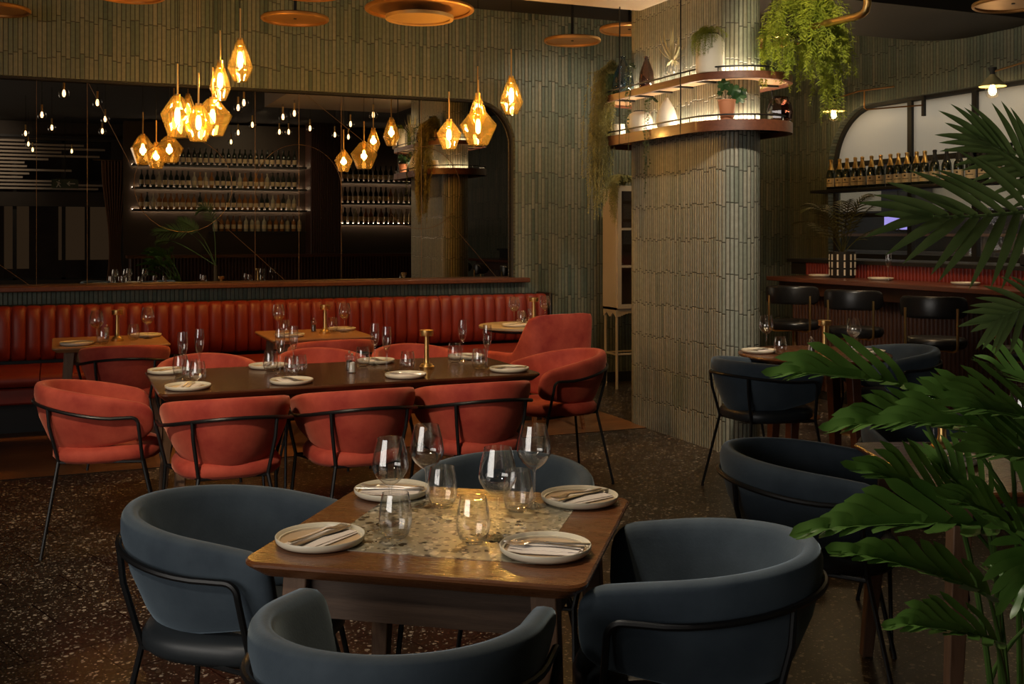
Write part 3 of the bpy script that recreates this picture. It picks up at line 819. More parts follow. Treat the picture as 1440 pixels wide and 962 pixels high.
bench_set('middle oak banquette table', [(1.56,7.80),(2.03,8.15)], (1.851,7.94), [(1.52,8.02),(2.01,7.98)], [(1.55,7.93),(1.93,8.03)], (1.798,8.088))
bench_set('round pale banquette table', [(3.40,7.95),(3.78,8.10)], (3.66,8.16), [(3.50,8.20),(3.80,8.24)], [(3.52,8.09),(3.70,8.29)], (3.58,8.19))
bench_set('walnut table by the column', [(4.06,5.60),(4.66,5.30)], (4.36,5.34), [(4.22,5.74),(4.57,5.32)], [(4.12,5.46),(4.48,5.22)], (4.28,5.36))
ware('salt', 4.32, 5.42, .75, 0, 'clear salt mill beside the brass lamp on the walnut table by the column')
p = cam(1.42, 3.52); setting(p[0], p[1], .75, VR+.4, 'on the table edge behind the large plant', True)
p = cam(1.49, 3.72); ware('lamp', p[0], p[1], .75, 0, 'small brass cordless lamp standing among the broad leaves of the big plant')
p = cam(1.50, 3.82); ware('wine', p[0], p[1], .75, 0, 'clear wine glass just behind the brass lamp among the broad leaves')
p = cam(1.58, 3.70); ware('tumbler', p[0], p[1], .75, 0, 'stemless tumbler right of the brass lamp among the broad leaves')
p = cam(1.76, 3.70); ware('wine', p[0], p[1], .75, 0, 'clear wine glass at the right edge of the picture above the broad leaves')

# ------------------------------------------------------------------ banquette
def make_banquette():
    t = thing('banquette', 'long red leather banquette with channelled back under the mirror', 'banquette', (0, 0, 0))
    u0, u1 = -4.5, 4.28
    n = 82; wch = (u1-u0)/n
    b = MB()
    prof = [(9.25, .50), (9.20, .53), (9.185, .62), (9.195, .80), (9.21, .89), (9.235, .922), (9.28, .930), (9.34, .922)]
    per = 8
    cols = []
    for k in range(n*per+1):
        u = u0 + wch*k/per; f = (k % per)/per
        bul = math.sqrt(max(0, 1-(2*f-1)**2))**.8
        cols.append([(u, v + .030*(1-bul)*(1 if z < .91 else .5), z - (.010*(1-bul) if z > .85 else 0)) for v, z in prof])
    b.loft(cols, cyc=False, caps=False)
    b.build('backrest', M['red_leather'], t, ang=75)
    bk = MB(); bk.box(((u0+u1)/2, 9.45, .46), (u1-u0, .24, .92)); bk.build('back_frame', M['matt_black'], t)
    sc = MB()
    for j in range(6):
        a, e = u0+(u1-u0)*j/6+.003, u0+(u1-u0)*(j+1)/6-.003
        pr = [(8.60,.375),(8.565,.385),(8.55,.41),(8.55,.44),(8.565,.462),(8.60,.472),(9.0,.475),(9.24,.475),(9.24,.375)]
        sc.loft([[(a, v, z) for v, z in pr], [(e, v, z) for v, z in pr]])
    sc.build('seat_cushion', M['red_leather'], t, ang=50)
    pl = MB(); pl.box(((u0+u1)/2, 8.93, .31), (u1-u0, .70, .12)); pl.build('seat_base', M['red_leather'], t, bevel=.015)
    kk = MB(); kk.box(((u0+u1)/2, 9.1, .125), (u1-u0-.1, .50, .25)); kk.build('plinth', M['matt_black'], t)
    en = MB(); en.box((u1+.015, 9.33, .47), (.03, .32, .94)); en.build('end_panel', M['black_leather'], t, bevel=.01)
make_banquette()

# ------------------------------------------------------------------ cabinet
def make_cabinet():
    t = thing('display_cabinet', 'tall cream cabinet on slim legs behind the column', 'cabinet', (5.26, 9.24, 0))
    W, D, z0, z1 = .62, .27, .76, 1.96
    b = MB()
    b.box((-W/2+.01, 0, (z0+z1)/2), (.02, D, z1-z0)); b.box((W/2-.01, 0, (z0+z1)/2), (.02, D, z1-z0))
    b.box((0, D/2-.01, (z0+z1)/2), (W-.04, .02, z1-z0)); b.box((0, 0, z1-.012), (W, D, .024)); b.box((0, 0, z0+.012), (W, D, .024))
    b.build('body', M['cabinet'], t)
    ap = MB()   # scalloped apron
    pts = [(-W/2, z0)] + [(-W/2+W*k/24, z0-.05-.018*math.cos(4*PI*k/24)) for k in range(25)] + [(W/2, z0)]
    n = len(pts)
    for i in range(1, n-2):
        a, c = pts[i], pts[i+1]
        ap.box(((a[0]+c[0])/2, -D/2+.008, (z0+(a[1]+c[1])/2)/2), (abs(c[0]-a[0])+.0005, .016, z0-(a[1]+c[1])/2))
        dd = D*(i-1)/24; ap.box((-W/2+.008, -D/2+D*(i-.5)/25, (z0+(a[1]+c[1])/2)/2), (.016, D/25+.0005, z0-(a[1]+c[1])/2))
    ap.build('apron', M['cabinet'], t)
    for s_ in (-1, 1):
        d = MB(); x0 = s_*.152; w_ = .295; y = -D/2-.01
        for xx in (x0-w_/2+.02, x0+w_/2-.02): d.box((xx, y, (z0+z1)/2), (.04, .02, z1-z0-.03))
        for zz in (z0+.035, z0+.42, z0+.78, z1-.035): d.box((x0, y, zz), (w_-.08, .02, .04 if zz in (z0+.035, z1-.035) else .022))
        dr = d.build('door', M['cabinet'], t)
        MB().box((x0, y+.004, (z0+z1)/2), (w_-.07, .004, z1-z0-.1)).build('pane', M['glass'], dr)
    i_ = MB()
    for zz in (z0+.42, z0+.78): i_.box((0, -.01, zz), (W-.05, D-.06, .015))
    i_.box((0, D/2-.024, (z0+z1)/2), (W-.05, .006, z1-z0-.06)); i_.build('shelf', M['cab_in'], t)
    for x in (-1, 1):
        for y in (-1, 1): MB().tube([(x*(W/2-.02), y*(D/2-.02), z0), (x*(W/2-.02), y*(D/2-.02), 0)], .014, 8).build('leg', M['cabinet'], t)
    s = MB(); a, c = W/2-.02, D/2-.02
    s.tube([(-a,-c,.33),(a,-c,.33),(a,c,.33),(-a,c,.33)], .009, 6, closed=True); s.build('stretcher', M['cabinet'], t)
make_cabinet()

# ------------------------------------------------------------------ bar counter, stools
def ribs(mb, at, v0, v1, z0, z1, w_, depth, axis='v'):
    n = int((v1-v0)/w_)
    for k in range(n):
        a = v0 + (k+.5)*(v1-v0)/n; r = (v1-v0)/n*.48
        pts = [(at - depth*math.sin(PI*j/5), a - r*math.cos(PI*j/5)) for j in range(6)]
        if axis == 'u': pts = [(p[1], p[0]) for p in pts]
        mb.loft([[(p[0],p[1],z0) for p in pts], [(p[0],p[1],z1) for p in pts]])
t = thing('bar_counter', 'dark red-brown bar counter with fluted front behind the stools', 'counter', (0, 0, 0))
MB().box((6.38, 5.75, 1.08), (.56, 5.1, .04)).build('countertop', M['counter'], t, bevel=.006)
MB().box((6.62, 5.75, .53), (.5, 5.0, 1.06)).build('carcass', M['matt_black'], t)
f_ = MB(); ribs(f_, 6.37, 3.25, 8.25, 0.08, .93, .045, .02); f_.build('fluted_front', M['flute'], t, ang=60)
MB().box((6.30, 5.75, 1.0), (.16, 5.04, .12)).build('top_rail', M['flute'], t, bevel=.004)
t = thing('service_ledge', 'raised ledge with red ribbed front along the back of the bar', 'counter', (0, 0, 0))
MB().box((7.0, 5.9, 1.235), (.72, 5.6, .03)).build('ledge_top', M['matt_black'], t)
MB().box((7.02, 5.9, 1.16), (.68, 5.56, .12)).build('ledge_body', M['matt_black'], t)
f_ = MB(); ribs(f_, 6.68, 5.2, 8.45, 1.10, 1.22, .04, .016); f_.build('ribbed_front', M['red_rib'], t, ang=60)
def make_stool():
    t = thing('bar_stool', 'x', 'bar stool')
    MB().lathe([(0,.72),(.175,.72),(.195,.73),(.205,.755),(.203,.775),(.19,.79),(.12,.796),(0,.796)], 36).build('seat', M['black_leather'], t, ang=60)
    b = MB(); rg = []
    for k in range(21):
        a = rad(200+140*k/20); p = Vector((.225*math.cos(a), .225*math.sin(a)+.02)); nv = Vector((math.cos(a), math.sin(a)))
        e = math.sqrt(max(.05, 1-abs(k/10-1)**8))
        ring = []
        for j in range(14):
            an = 2*PI*j/14; ca, sa = math.cos(an), math.sin(an)
            q = p + nv*math.copysign(abs(ca)**.6, ca)*.02*e
            ring.append((q.x, q.y, 1.005+math.copysign(abs(sa)**.4, sa)*.075*e))
        rg.append(ring)
    b.loft(rg); b.build('backrest', M['black_leather'], t, ang=60)
    for s_ in (-1, 1):
        MB().tube([(s_*.165,-.165,1.0),(s_*.165,-.165,.76),(s_*.16,-.155,.725),(s_*.13,-.12,.71),(0,0,.71)], .009, 8).build('back_tube', M['brass'], t)
    MB().lathe([(0,.0),(.2,0),(.2,.012),(.05,.022),(.022,.03),(.022,.72),(0,.72)], 28).build('pedestal', M['copper'], t)
    fr = MB(); fr.tube([(.16*math.cos(2*PI*k/24), .16*math.sin(2*PI*k/24), .28) for k in range(24)], .008, 6, closed=True); fr.tube([(-.16,0,.28),(.16,0,.28)], .007, 6)
    fr.build('footrest', M['copper'], t); return t
for u, v, lb in ((5.553,7.168,'black leather bar stool with brass post, nearest the back wall'), (5.559,6.454,'black leather bar stool, second from the back wall'), (5.505,5.60,'black leather bar stool standing in clear view right of the round walnut table'), (5.53,4.86,'black leather bar stool at the right edge of the picture below the palm')):
    put('stool', make_stool, (u, v, 0), face(.80, .60), lb, 'bar stools along the counter')
for u, v, lb in ((6.47,7.98,'plate on the bar counter beside the potted palm'), (6.49,7.22,'plate on the bar counter below the champagne bottles'), (6.47,6.27,'plate on the bar counter below the palm frond')):
    setting(u, v, 1.10, rad(80), lb.replace('plate on', 'on').replace('beside', 'beside'), False)
ware('flute', 6.42, 7.72, 1.10, 0, 'champagne flute on the bar counter in front of the potted palm')
ware('flute', 6.42, 7.05, 1.10, 0, 'champagne flute on the bar counter in front of the red ribbed panel')
t = thing('countertop_grill', 'low black kitchen appliance on the ledge at the right edge', 'appliance', (6.98, 5.35, 1.25))
MB().box((0, 0, .045), (.5, 1.3, .09)).build('housing', M['matt_black'], t, bevel=.012)
MB().box((0, 0, .096), (.44, 1.2, .012)).build('hotplate', M['black'], t, bevel=.003)
k_ = MB()
for y in (-.4, -.2, .2, .4): k_.tube([(-.25, y, .05), (-.275, y, .05)], .018, 12)
k_.build('knobs', M['steel'], t)

# window onto the kitchen
def bar_window():
    P_ = RW+.10
    b = MB()
    for v in (7.90, 7.12, 6.30, 5.45, 4.6, 3.7): b.box((P_, v, (WZ0+WZ1)/2), (.05, .055, WZ1-WZ0))
    b.tube([(P_, p[0], p[1]) for p in wpath], .035, 8)
    b.box((P_, (WV0+WV1)/2, WZ0+.02), (.06, WV1-WV0, .05))
    b.box((P_, (WV0+WV1)/2, 2.20), (.05, WV1-WV0, .05)); b.box((P_, (WV0+WV1)/2, 1.68), (.04, WV1-WV0, .04))
    o = struct('window_3', b, M['matt_black'])
    g1 = MB(); pts = [p for p in wpath if p[1] > 2.2]
    poly = [(WV1, 2.2)] + pts[:-1] + [(WV0, WZ1), (WV0, 2.2)]
    g1.add([(P_+.005, p[0], p[1]) for p in poly], [tuple(range(len(poly)))])
    g1.build('frosted_pane', M['frost'], o, smooth=False)
    g2 = MB(); g2.box((P_+.005, (WV0+WV1)/2, (WZ0+2.2)/2), (.006, WV1-WV0, 2.2-WZ0)); g2.build('clear_pane', M['glass'], o)
bar_window()
tag(MB().box((RW-.10, 6.2, 1.925), (.22, 5.6, .03)).build('bottle_shelf', M['matt_black'], bevel=.004), 'black shelf carrying champagne bottles across the bar window', 'shelf')
def make_champagne(gold):
    t = thing('champagne_bottle' if gold else 'wine_bottle', 'x', 'bottle')
    MB().lathe([(0,0),(.041,0),(.044,.004),(.044,.15),(.041,.175),(.03,.205),(.019,.235),(.016,.26),(.0155,.285),(.0175,.29),(.0175,.30),(0,.302)], 20).build('body', M['bottle'], t, ang=50)
    fo = MB().lathe([(.0325,.200),(.0205,.235),(.0172,.26),(.0167,.284),(.019,.289),(.019,.303),(.012,.309),(0,.310)], 18)
    fo.build('foil', M['foil'] if gold else M['matt_black'], t)
    lb = MB(); rg = []
    for z in (.03, .115): rg.append([(.0447*math.cos(rad(180+a)), .0447*math.sin(rad(180+a)), z) for a in range(-75, 76, 15)])
    lb.loft(rg, cyc=False, caps=False); l_ = lb.build('label', M['label'], t)
    e = MB(); e.loft([[(.0450*math.cos(rad(180+a)), .0450*math.sin(rad(180+a)), z) for a in range(-45, 46, 15)] for z in (.062, .068)], cyc=False, caps=False)
    e.loft([[(.0450*math.cos(rad(180+a)), .0450*math.sin(rad(180+a)), z) for a in range(-12, 13, 6)] for z in (.084, .1)], cyc=False, caps=False)
    e.build('label_print', M['pepper'], l_)
    return t
vv = [8.78, 8.65, 8.54, 8.42, 8.32, 8.19, 8.065, 7.935, 7.83, 7.72, 7.60, 7.50]
names = ['at the far left end of the bottle shelf', 'second from the left on the bottle shelf', 'third from the left on the bottle shelf', 'fourth from the left on the bottle shelf', 'fifth from the left on the bottle shelf', 'sixth from the left on the bottle shelf', 'seventh from the left on the bottle shelf',
         'just right of the first window post', 'second right of the first window post', 'third right of the first window post', 'fourth right of the first window post', 'last gold one before the dark bottles']
for v, nm in zip(vv, names):
    put('champ', lambda: make_champagne(True), (RW-.12, v, 1.94), rad(25+random.uniform(-8,8)), 'gold foiled champagne bottle '+nm, 'champagne bottles on the bar window shelf')
for k, v in enumerate([7.38, 7.24, 7.10, 6.97, 6.83, 6.69, 6.55, 6.40, 6.25, 6.1]):
    put('winebt', lambda: make_champagne(False), (RW-.12, v, 1.94), rad(25+random.uniform(-8,8)), 'dark capped wine bottle on the window shelf, '+('first','second','third','fourth','fifth','sixth','seventh','eighth','ninth','tenth')[k]+' after the gold ones', 'dark bottles on the bar window shelf')
# kitchen beyond the window
kt = plain('kitchen_tile', (.62,.58,.48), .4, var=.08, scale=3)
struct('wall_kitchen', MB().box((9.35, 7.5, 1.8), (.1, 10.4, 3.6)), kt)
struct('wall_kitchen_end', MB().box((8.4, 12.75, 1.8), (1.8, .1, 3.6)), kt); struct('wall_kitchen_near', MB().box((8.4, 2.25, 1.8), (1.8, .1, 3.6)), kt)
struct('ceiling_kitchen', MB().box((8.5, 7.5, 3.7), (1.9, 10.4, .1)), kt); struct('floor_kitchen', MB().box((8.5, 7.5, -.05), (1.6, 10.4, .1)), M['soil'])
t = thing('extractor_hood', 'dark steel extractor hood seen through the bar window', 'hood', (9.05, 9.4, 0))
hs_ = plain('hood_steel', (.10,.10,.11), .4, .7)
MB().prism(rrect(.44, 4.6, .03, 3), 1.46, 1.76).build('canopy', hs_, t)
MB().box((.05, .3, 2.7), (.3, .5, 1.9)).build('duct', hs_, t)
MB().box((-.225, 0, 1.48), (.012, 4.4, .03)).build('edge_trim', plain('trim_copper', (.35,.20,.14), .4, .6), t)
t = thing('kitchen_screen', 'violet glowing order screen in the kitchen behind the bar window', 'screen', (8.70, 9.40, 1.62))
MB().box((0, 0, 0), (.05, .42, .20)).build('casing', M['matt_black'], t, bevel=.006)
MB().box((-.027, 0, 0), (.004, .38, .16)).build('display', emit('violet_display', (.45,.38,1), .9), t)
MB().tube([(0,0,.1),(0,0,2.0)], .012, 8).build('ceiling_arm', M['matt_black'], t)
t = thing('kitchen_bench', 'steel kitchen bench behind the bar window', 'bench', (8.95, 8.4, 0))
MB().box((0, 0, 1.28), (.62, 8.0, .04)).build('worktop', plain('bench_steel', (.22,.2,.18), .35, .6), t)
MB().box((.05, 0, .63), (.5, 7.9, 1.26)).build('cupboard', plain('bench_front', (.06,.05,.045), .5), t)

# wall lamps on the window
def make_wall_lamp():
    t = thing('wall_lamp', 'x', 'lamp')
    MB().lathe([(.105,-.10),(.108,-.098),(.022,-.005),(.018,0),(.0,0)], 32).build('shade', plain('cream_shade', (.55,.47,.24), .5), t, ang=60)
    MB().lathe([(.02,0),(.022,.02),(.034,.05),(.034,.055),(0,.055)], 20).build('cap', M['matt_black'], t)
    bl = MB().lathe([(.02,-.075),(.035,-.09),(.055,-.12),(.058,-.145),(.045,-.178),(.02,-.195),(0,-.198)], 24); bl.build('globe', M['glass'], t)
    MB().lathe([(0,-.08),(.012,-.085),(.022,-.12),(.02,-.145),(0,-.16)], 14).build('filament', M['bulb'], t)
    a = MB(); a.tube([(0,0,.02),(.10,-.25,.075),(.26,-.55,.09)], .008, 8); a.tube([(.12,-.30,.075),(.12,-.30,-.09),(.13,-.32,-.11),(.36,-.80,-.11)], .007, 8)
    a.build('arm', M['copper'], t)
    MB().box((.38, -.80, -.10), (.03, .03, .22)).build('wall_plate', M['matt_black'], t)
    return t
def wl(u, v, z, lb):
    put('wlamp', make_wall_lamp, (u, v, z), 0, lb, 'cone lamps on the bar window')
wl(7.05, 8.50, 2.80, 'cone shaded wall lamp at the left corner of the bar window')
wl(7.05, 6.55, 2.80, 'cone shaded wall lamp at the right, above the big palm frond')

# ------------------------------------------------------------------ pendants
def make_pendant(i, u, v, zb, w_, h, form, label):
    """zb: bulb height; glass from zb-.5h to zb+.5h"""
    t = thing('pendant_lamp', label, 'pendant lamp', (u, v, zb), 0, 'amber glass pendants over the banquette')
    R = w_/2
    if form == 'wide': pr = [(R*.24, h*.5), (R*.34, h*.47), (R, h*.06), (R*.98, h*.02), (R*.55, -h*.48), (R*.5, -h*.5), (0, -h*.5)]
    else: pr = [(R*.24, h*.5), (R*.33, h*.46), (R*.75, h*.1), (R, -h*.16), (R*.99, -h*.19), (R*.55, -h*.48), (R*.5, -h*.5), (0, -h*.5)]
    inner = [(max(0, r-.003), z+(.003 if z < -h*.4 else 0)) for r, z in reversed(pr)]
    MB().lathe(pr + inner, 12 if form == 'wide' else 14).build('glass_shade', M['amber'], t, ang=12)
    MB().lathe([(0,h*.5+.012),(.021,h*.5+.012),(.021,h*.5-.045),(.016,h*.5-.05),(.016,h*.22),(0,h*.22)], 16).build('socket', M['brass'], t, ang=40)
    MB().lathe([(0,h*.22),(.012,h*.2),(.019,h*.1),(.020,-h*.06),(.015,-h*.15),(0,-h*.19)], 16).build('filament_bulb', M['bulb'], t)
    MB().tube([(0,0,h*.5+.01),(0,0,h*.5+.23)], .0065, 8).build('rod', M['brass'], t)
    MB().tube([(0,0,h*.5+.23),(0,0,CZ-zb)], .0022, 6).build('cord', M['black'], t)
    MB().lathe([(0,CZ-zb-.02),(.045,CZ-zb-.02),(.05,CZ-zb),(0,CZ-zb)], 16).build('ceiling_rose', M['black'], t)
    L = bpy.data.lights.new('pendant_light', 'POINT'); L.energy = PEND_W; L.color = (1,.57,.22); L.shadow_soft_size = .03
    o = bpy.data.objects.new('pendant_light', L); C.objects.link(o); o.location = (0, 0, -h*.02); o.parent = t
PEND_W = 42
pl = [(.80,8.02,2.335,.235,.30,'wide','wide amber glass pendant at the left of the left cluster'), (.935,7.93,2.285,.225,.26,'wide','amber glass pendant at the low front of the left cluster'), (1.05,8.06,2.345,.28,.27,'wide','broad amber glass pendant just under the teardrops of the left cluster'),
      (1.098,8.02,2.605,.155,.28,'drop','lower teardrop amber pendant of the left cluster'), (1.238,8.0,2.76,.185,.305,'drop','highest teardrop amber pendant of the left cluster'),
      (2.855,8.0,2.275,.20,.225,'wide','small faceted amber pendant at the left of the right cluster'), (3.09,7.97,2.345,.30,.29,'wide','widest amber glass pendant in the middle of the right cluster'), (3.15,8.13,2.50,.15,.25,'drop','teardrop amber pendant behind the widest one of the right cluster'), (3.39,8.0,2.61,.19,.30,'drop','teardrop amber pendant hanging alone at the far right of the right cluster')]
for i, (u, v, z, w_, h, fm, lb) in enumerate(pl): make_pendant(i, u, v, z, w_, h, fm, lb)

# ceiling discs
def make_disc(px, py, z, R, label, inner=False, tilt=None):
    k = (px-720)/1510; d = 1510*(z-1.5)/(328-py); p = cam(k*d, d)
    t = thing('ceiling_disc', label, 'ceiling disc', (p[0], p[1], z), 0, 'copper discs under the ceiling')
    MB().lathe([(0,0.006),(R*.92,.006),(R*.92,-.006),(R*.97,-.012),(R,-.004),(R,.012),(R*.97,.02),(0,.02)], 56).build('disc', M['disc'], t, ang=40)
    if inner: MB().lathe([(0,-.06),(R*.56,-.06),(R*.56,-.072),(R*.62,-.076),(R*.63,-.05),(0,-.045)], 48).build('mesh_disc', M['disc_in'], t, ang=40)
    r_ = MB().tube([(0,0,-.05 if inner else .0),(0,0,CZ-z)], .012, 8); r_.build('stem', M['black'], t)
    if tilt: t.rotation_euler = tilt
make_disc(590, 14, 3.22, .42, 'largest copper ceiling disc with a smaller mesh disc below it', True)
make_disc(415, 27, 3.22, .27, 'copper ceiling disc above the teardrop pendants of the left cluster')
make_disc(805, 58, 3.22, .255, 'copper ceiling disc near the right end of the mirror wall')
make_disc(885, 42, 3.2, .25, 'copper ceiling disc partly behind the top of the column')
make_disc(-8, 14, 3.22, .26, 'copper ceiling disc cut by the left edge of the picture')
make_disc(182, -6, 3.22, .25, 'copper ceiling disc at the top edge above the mirror, left one')
make_disc(437, -8, 3.25, .22, 'copper ceiling disc at the top edge above the mirror, right one')
make_disc(1425, 6, 3.1, .27, 'copper ceiling disc in the upper right corner')
make_disc(1085, 60, 3.1, .26, 'copper ceiling disc behind the hanging fern')

# gold pipe
tag(MB().tube([(4.46,6.12,2.84),(4.50,5.75,2.84),(4.555,5.28,2.84),(4.562,5.235,2.848),(4.567,5.21,2.866),(4.57,5.2,2.90),(4.57,5.2,CZ)], .024, 12).build('brass_pipe', M['brass']), 'brass pipe elbow running from the column behind the hanging fern', 'pipe')

# ------------------------------------------------------------------ plants
def strip_leaf(mb, B, T, N, wd, curl=0, n=6, fold=.25, droop=Vector((0,0,0))):
    """one blade from B to T, folded slightly along its rib"""
    B, T, N = Vector(B), Vector(T), Vector(N); x = T-B; L = x.length
    if L < 1e-6: return
    x = x/L; y = N.cross(x)
    if y.length < 1e-5: y = x.orthogonal()
    y.normalize(); z = x.cross(y); vs = []; fs = []
    for i in range(n+1):
        s = i/n; p = B + x*L*s + z*curl*L*math.sin(PI*s) + droop*(s*s)
        h = wd*(math.sin(PI*min(1, .12+.88*s)**.8)**.8 if i < n else 0) + (.0004 if i < n else 0)
        vs += [p + y*h + z*h*fold, p, p - y*h + z*h*fold]
    for i in range(n):
        o = 3*i; fs += [(o,o+1,o+4,o+3),(o+1,o+2,o+5,o+4)]
    mb.add(vs, fs)
def lobed_leaf(B, T, N, W, fold=.5, nl=7, curl=.06, jit=.1):
    m = MB(); B, T, N = Vector(B), Vector(T), Vector(N); x = T-B; L = x.length; x.normalize()
    y = N.cross(x).normalized(); z = x.cross(y)
    def pt(s, q, side):
        """s along the rib, q metres out"""
        c, sn = math.cos(fold), math.sin(fold)
        return B + x*L*s + z*(curl*L*math.sin(PI*min(1,s)) ) + y*side*q*c + z*q*sn
    n = 14
    for side in (1, -1):
        vs = []; fs = []
        for i in range(n+1):
            s = i/n; h = W*.17*math.sin(PI*min(1, (.10+.9*s)))**.7*(1-.25*s) if i < n else 0
            vs += [pt(s, 0, side), pt(s, h, side)]
        for i in range(n): fs.append((2*i, 2*i+1, 2*i+3, 2*i+2))
        m.add(vs, fs)
        for k in range(nl):
            f = k/(nl-1); s0 = .03+.80*f
            ang = rad(68-46*f + random.uniform(-5, 5))
            ll = W*(1.22-.52*f)*(.72 if k == 0 else 1)*random.uniform(.9, 1.08)
            if f > .85: ll *= .8
            hw = L*.85/nl*.40*(1+.15*math.sin(PI*f))
            vs = []; fs = []; mm = 7
            for i in range(mm+1):
                q = i/mm
                prof = (1.0 - .25*math.sin(PI*q*.9)+ .12*math.sin(PI*q)) if q < .7 else math.sqrt(max(0, 1-((q-.62)/.38)**2))*.93
                if q >= .7: prof = min(prof, .95)
                hh = hw*(prof if i < mm else .0)
                a2 = ang - .25*q*q
                out = ll*q*math.sin(ang); fw = ll*q*math.cos(ang)
                px, py = math.cos(ang-.18*q), math.sin(ang-.18*q)
                cx_, cy_ = s0*L + ll*q*px, ll*q*py
                nx, ny = -py, px
                dz = -.12*ll*q*q + .004*math.sin(q*5+k)
                for e in (-1, 0, 1):
                    ax, ay = cx_ + nx*hh*e, max(0, cy_ + ny*hh*e)
                    p = pt(ax/L, ay, side) + z*(dz + (.10*hh if e else 0)); vs.append(p)
            for i in range(mm):
                o = 3*i; fs += [(o,o+1,o+4,o+3),(o+1,o+2,o+5,o+4)]
            m.add(vs, fs)
    return m
def PD(px, py, d):
    X = (px-720)/1510*d; u, v = cam(X, d); return Vector((u, v, 1.5+(328-py)/1510*d))
PH = (1.78, 1.58)          # foot of the big plant
ph = thing('philodendron', 'large potted philodendron with deeply lobed glossy leaves in the right foreground', 'plant', (PH[0], PH[1], 0))
def loc_(p): return p - Vector((PH[0], PH[1], 0))
toC = Vector((-.39, -.92, 0))
MB().lathe([(0,0),(.15,0),(.165,.02),(.19,.40),(.2,.42),(.2,.45),(.185,.45),(.18,.40),(0,.40)], 32).build('pot', M['matt_black'], ph, ang=40)
MB().lathe([(0,.405),(.179,.405),(.179,.40),(0,.39)], 24).build('soil', M['soil'], ph)
# (base px, tip px, depth base, depth tip, width, tilt)  leaf rib from stalk to tip
LV = [((1279,549),(1088,527),2.15,2.10,.085,.55), ((1350,607),(1168,604),2.05,1.98,.080,.35), ((1452,640),(1288,550),2.0,2.0,.085,.6), ((1420,612),(1240,598),1.95,1.9,.085,.4),
      ((1350,728),(1204,660),2.05,1.98,.085,.65), ((1398,745),(1112,753),1.9,1.82,.075,.5), ((1385,722),(1300,640),2.1,2.15,.08,.8), ((1392,842),(1160,775),1.95,1.88,.062,.5), ((1402,905),(1246,880),1.85,1.78,.058,.5),
      ((1445,720),(1390,600),1.85,1.75,.10,.8), ((1470,600),(1345,575),1.75,1.7,.085,.6), ((1480,665),(1372,640),1.7,1.62,.085,.5), ((1450,780),(1330,700),1.75,1.68,.075,.6), ((1480,560),(1405,520),2.0,2.05,.08,.7), ((1490,740),(1425,845),1.8,1.7,.08,.5), ((1460,870),(1395,800),2.1,2.2,.06,.6)]
for i, (b, tp, db, dt, W, tl) in enumerate(LV):
    B, T = loc_(PD(*b, db)), loc_(PD(*tp, dt))
    N = (toC*(.15+tl*.6) + Vector((0,0,1))).normalized()
    lf = lobed_leaf(B, T, N, W*1.5, .60, 8 if (B-T).length > .15 else 6, .05).build('leaf', M['leaf'], ph, ang=60)
    foot = Vector((random.uniform(-.07,.07), random.uniform(-.06,.06), .40))
    mid = (B+foot)/2 + Vector((.02*random.uniform(-1,1), .02*random.uniform(-1,1), 0)) + (B-foot).cross(Vector((0,0,1)))*.05
    pts = []
    for k in range(11):
        s = k/10; pts.append(foot*(1-s)**2 + (Vector((foot.x*1.6, foot.y*1.6, B.z*.75+.05)))*2*s*(1-s) + B*s*s)
    st = MB().tube(pts, [.007-.0035*k/10 for k in range(11)], 7); st.build('stem', M['stem'], lf)

# big palm at right edge
PF = (2.36, 1.62)
pm = thing('palm', 'tall palm whose long fronds reach in from the right edge', 'plant', (PF[0], PF[1], 0))
MB().lathe([(0,0),(.17,0),(.19,.02),(.21,.42),(.22,.45),(.20,.45),(.19,.41),(0,.41)], 32).build('pot', M['terracotta'], pm, ang=40)
MB().tube([(0,0,.40),(.01,0,.7),(0,.01,.98)], [.05,.04,.03], 10).build('trunk', wood('palm_trunk', (.06,.04,.02), (.12,.09,.05), .8, 2), pm)
def frond(ctrl, n, L0, wd, N, fold, up=.5, first=.25):
    """ctrl: points of the rib (room coords) ; leaflets get L0*shape"""
    P_ = [Vector(p) - Vector((PF[0], PF[1], 0)) for p in ctrl]
    def bez(s):
        q = P_[:]
        while len(q) > 1: q = [q[i]*(1-s)+q[i+1]*s for i in range(len(q)-1)]
        return q[0]
    m = MB(); m.tube([bez(k/20) for k in range(21)], [.008*(1-.75*k/20) for k in range(21)], 6)
    for k in range(n):
        s = first + (1-first)*k/(n-1); p = bez(s); tg = (bez(min(1, s+.02))-bez(s-.02)).normalized()
        Nn = (N - tg*N.dot(tg)).normalized(); side = Nn.cross(tg).normalized()
        for sg in (1, -1):
            an = rad(62-46*((s-first)/(1-first))**1.5 + random.uniform(-5, 5)); ll = L0*(.75+.5*math.sin(PI*(.15+.7*(s-first)/(1-first))))*random.uniform(.92, 1.06)
            dr = tg*math.cos(an) + side*sg*math.sin(an)*math.cos(fold) + Nn*math.sin(an)*math.sin(fold)
            strip_leaf(m, p, p+dr*ll, Nn, wd, .03, 8, .3, Vector((0,0,-.10*ll)))
        if k == n-1: strip_leaf(m, p, p+tg*L0*.8, Nn, wd, .02, 8, .3)
    return m.build('frond', M['palm'], pm, ang=60)
base = Vector((PF[0], PF[1], .98))
Nc = (toC + Vector((0,0,.35))).normalized()
frond([base, PD(1640,215,2.15), PD(1530,285,2.1), PD(1440,309,2.05), PD(1312,304,2.0)], 15, .155, .0095, Nc, .12, first=.42)
frond([base, PD(1640,330,2.3), PD(1560,300,2.3), PD(1470,240,2.3), PD(1392,203,2.3)], 15, .135, .0085, Nc, .15, first=.5)
frond([base, PD(1600,400,1.9), PD(1540,395,1.9), PD(1440,430,1.85), PD(1408,446,1.85)], 12, .075, .006, Nc, .15, first=.55)
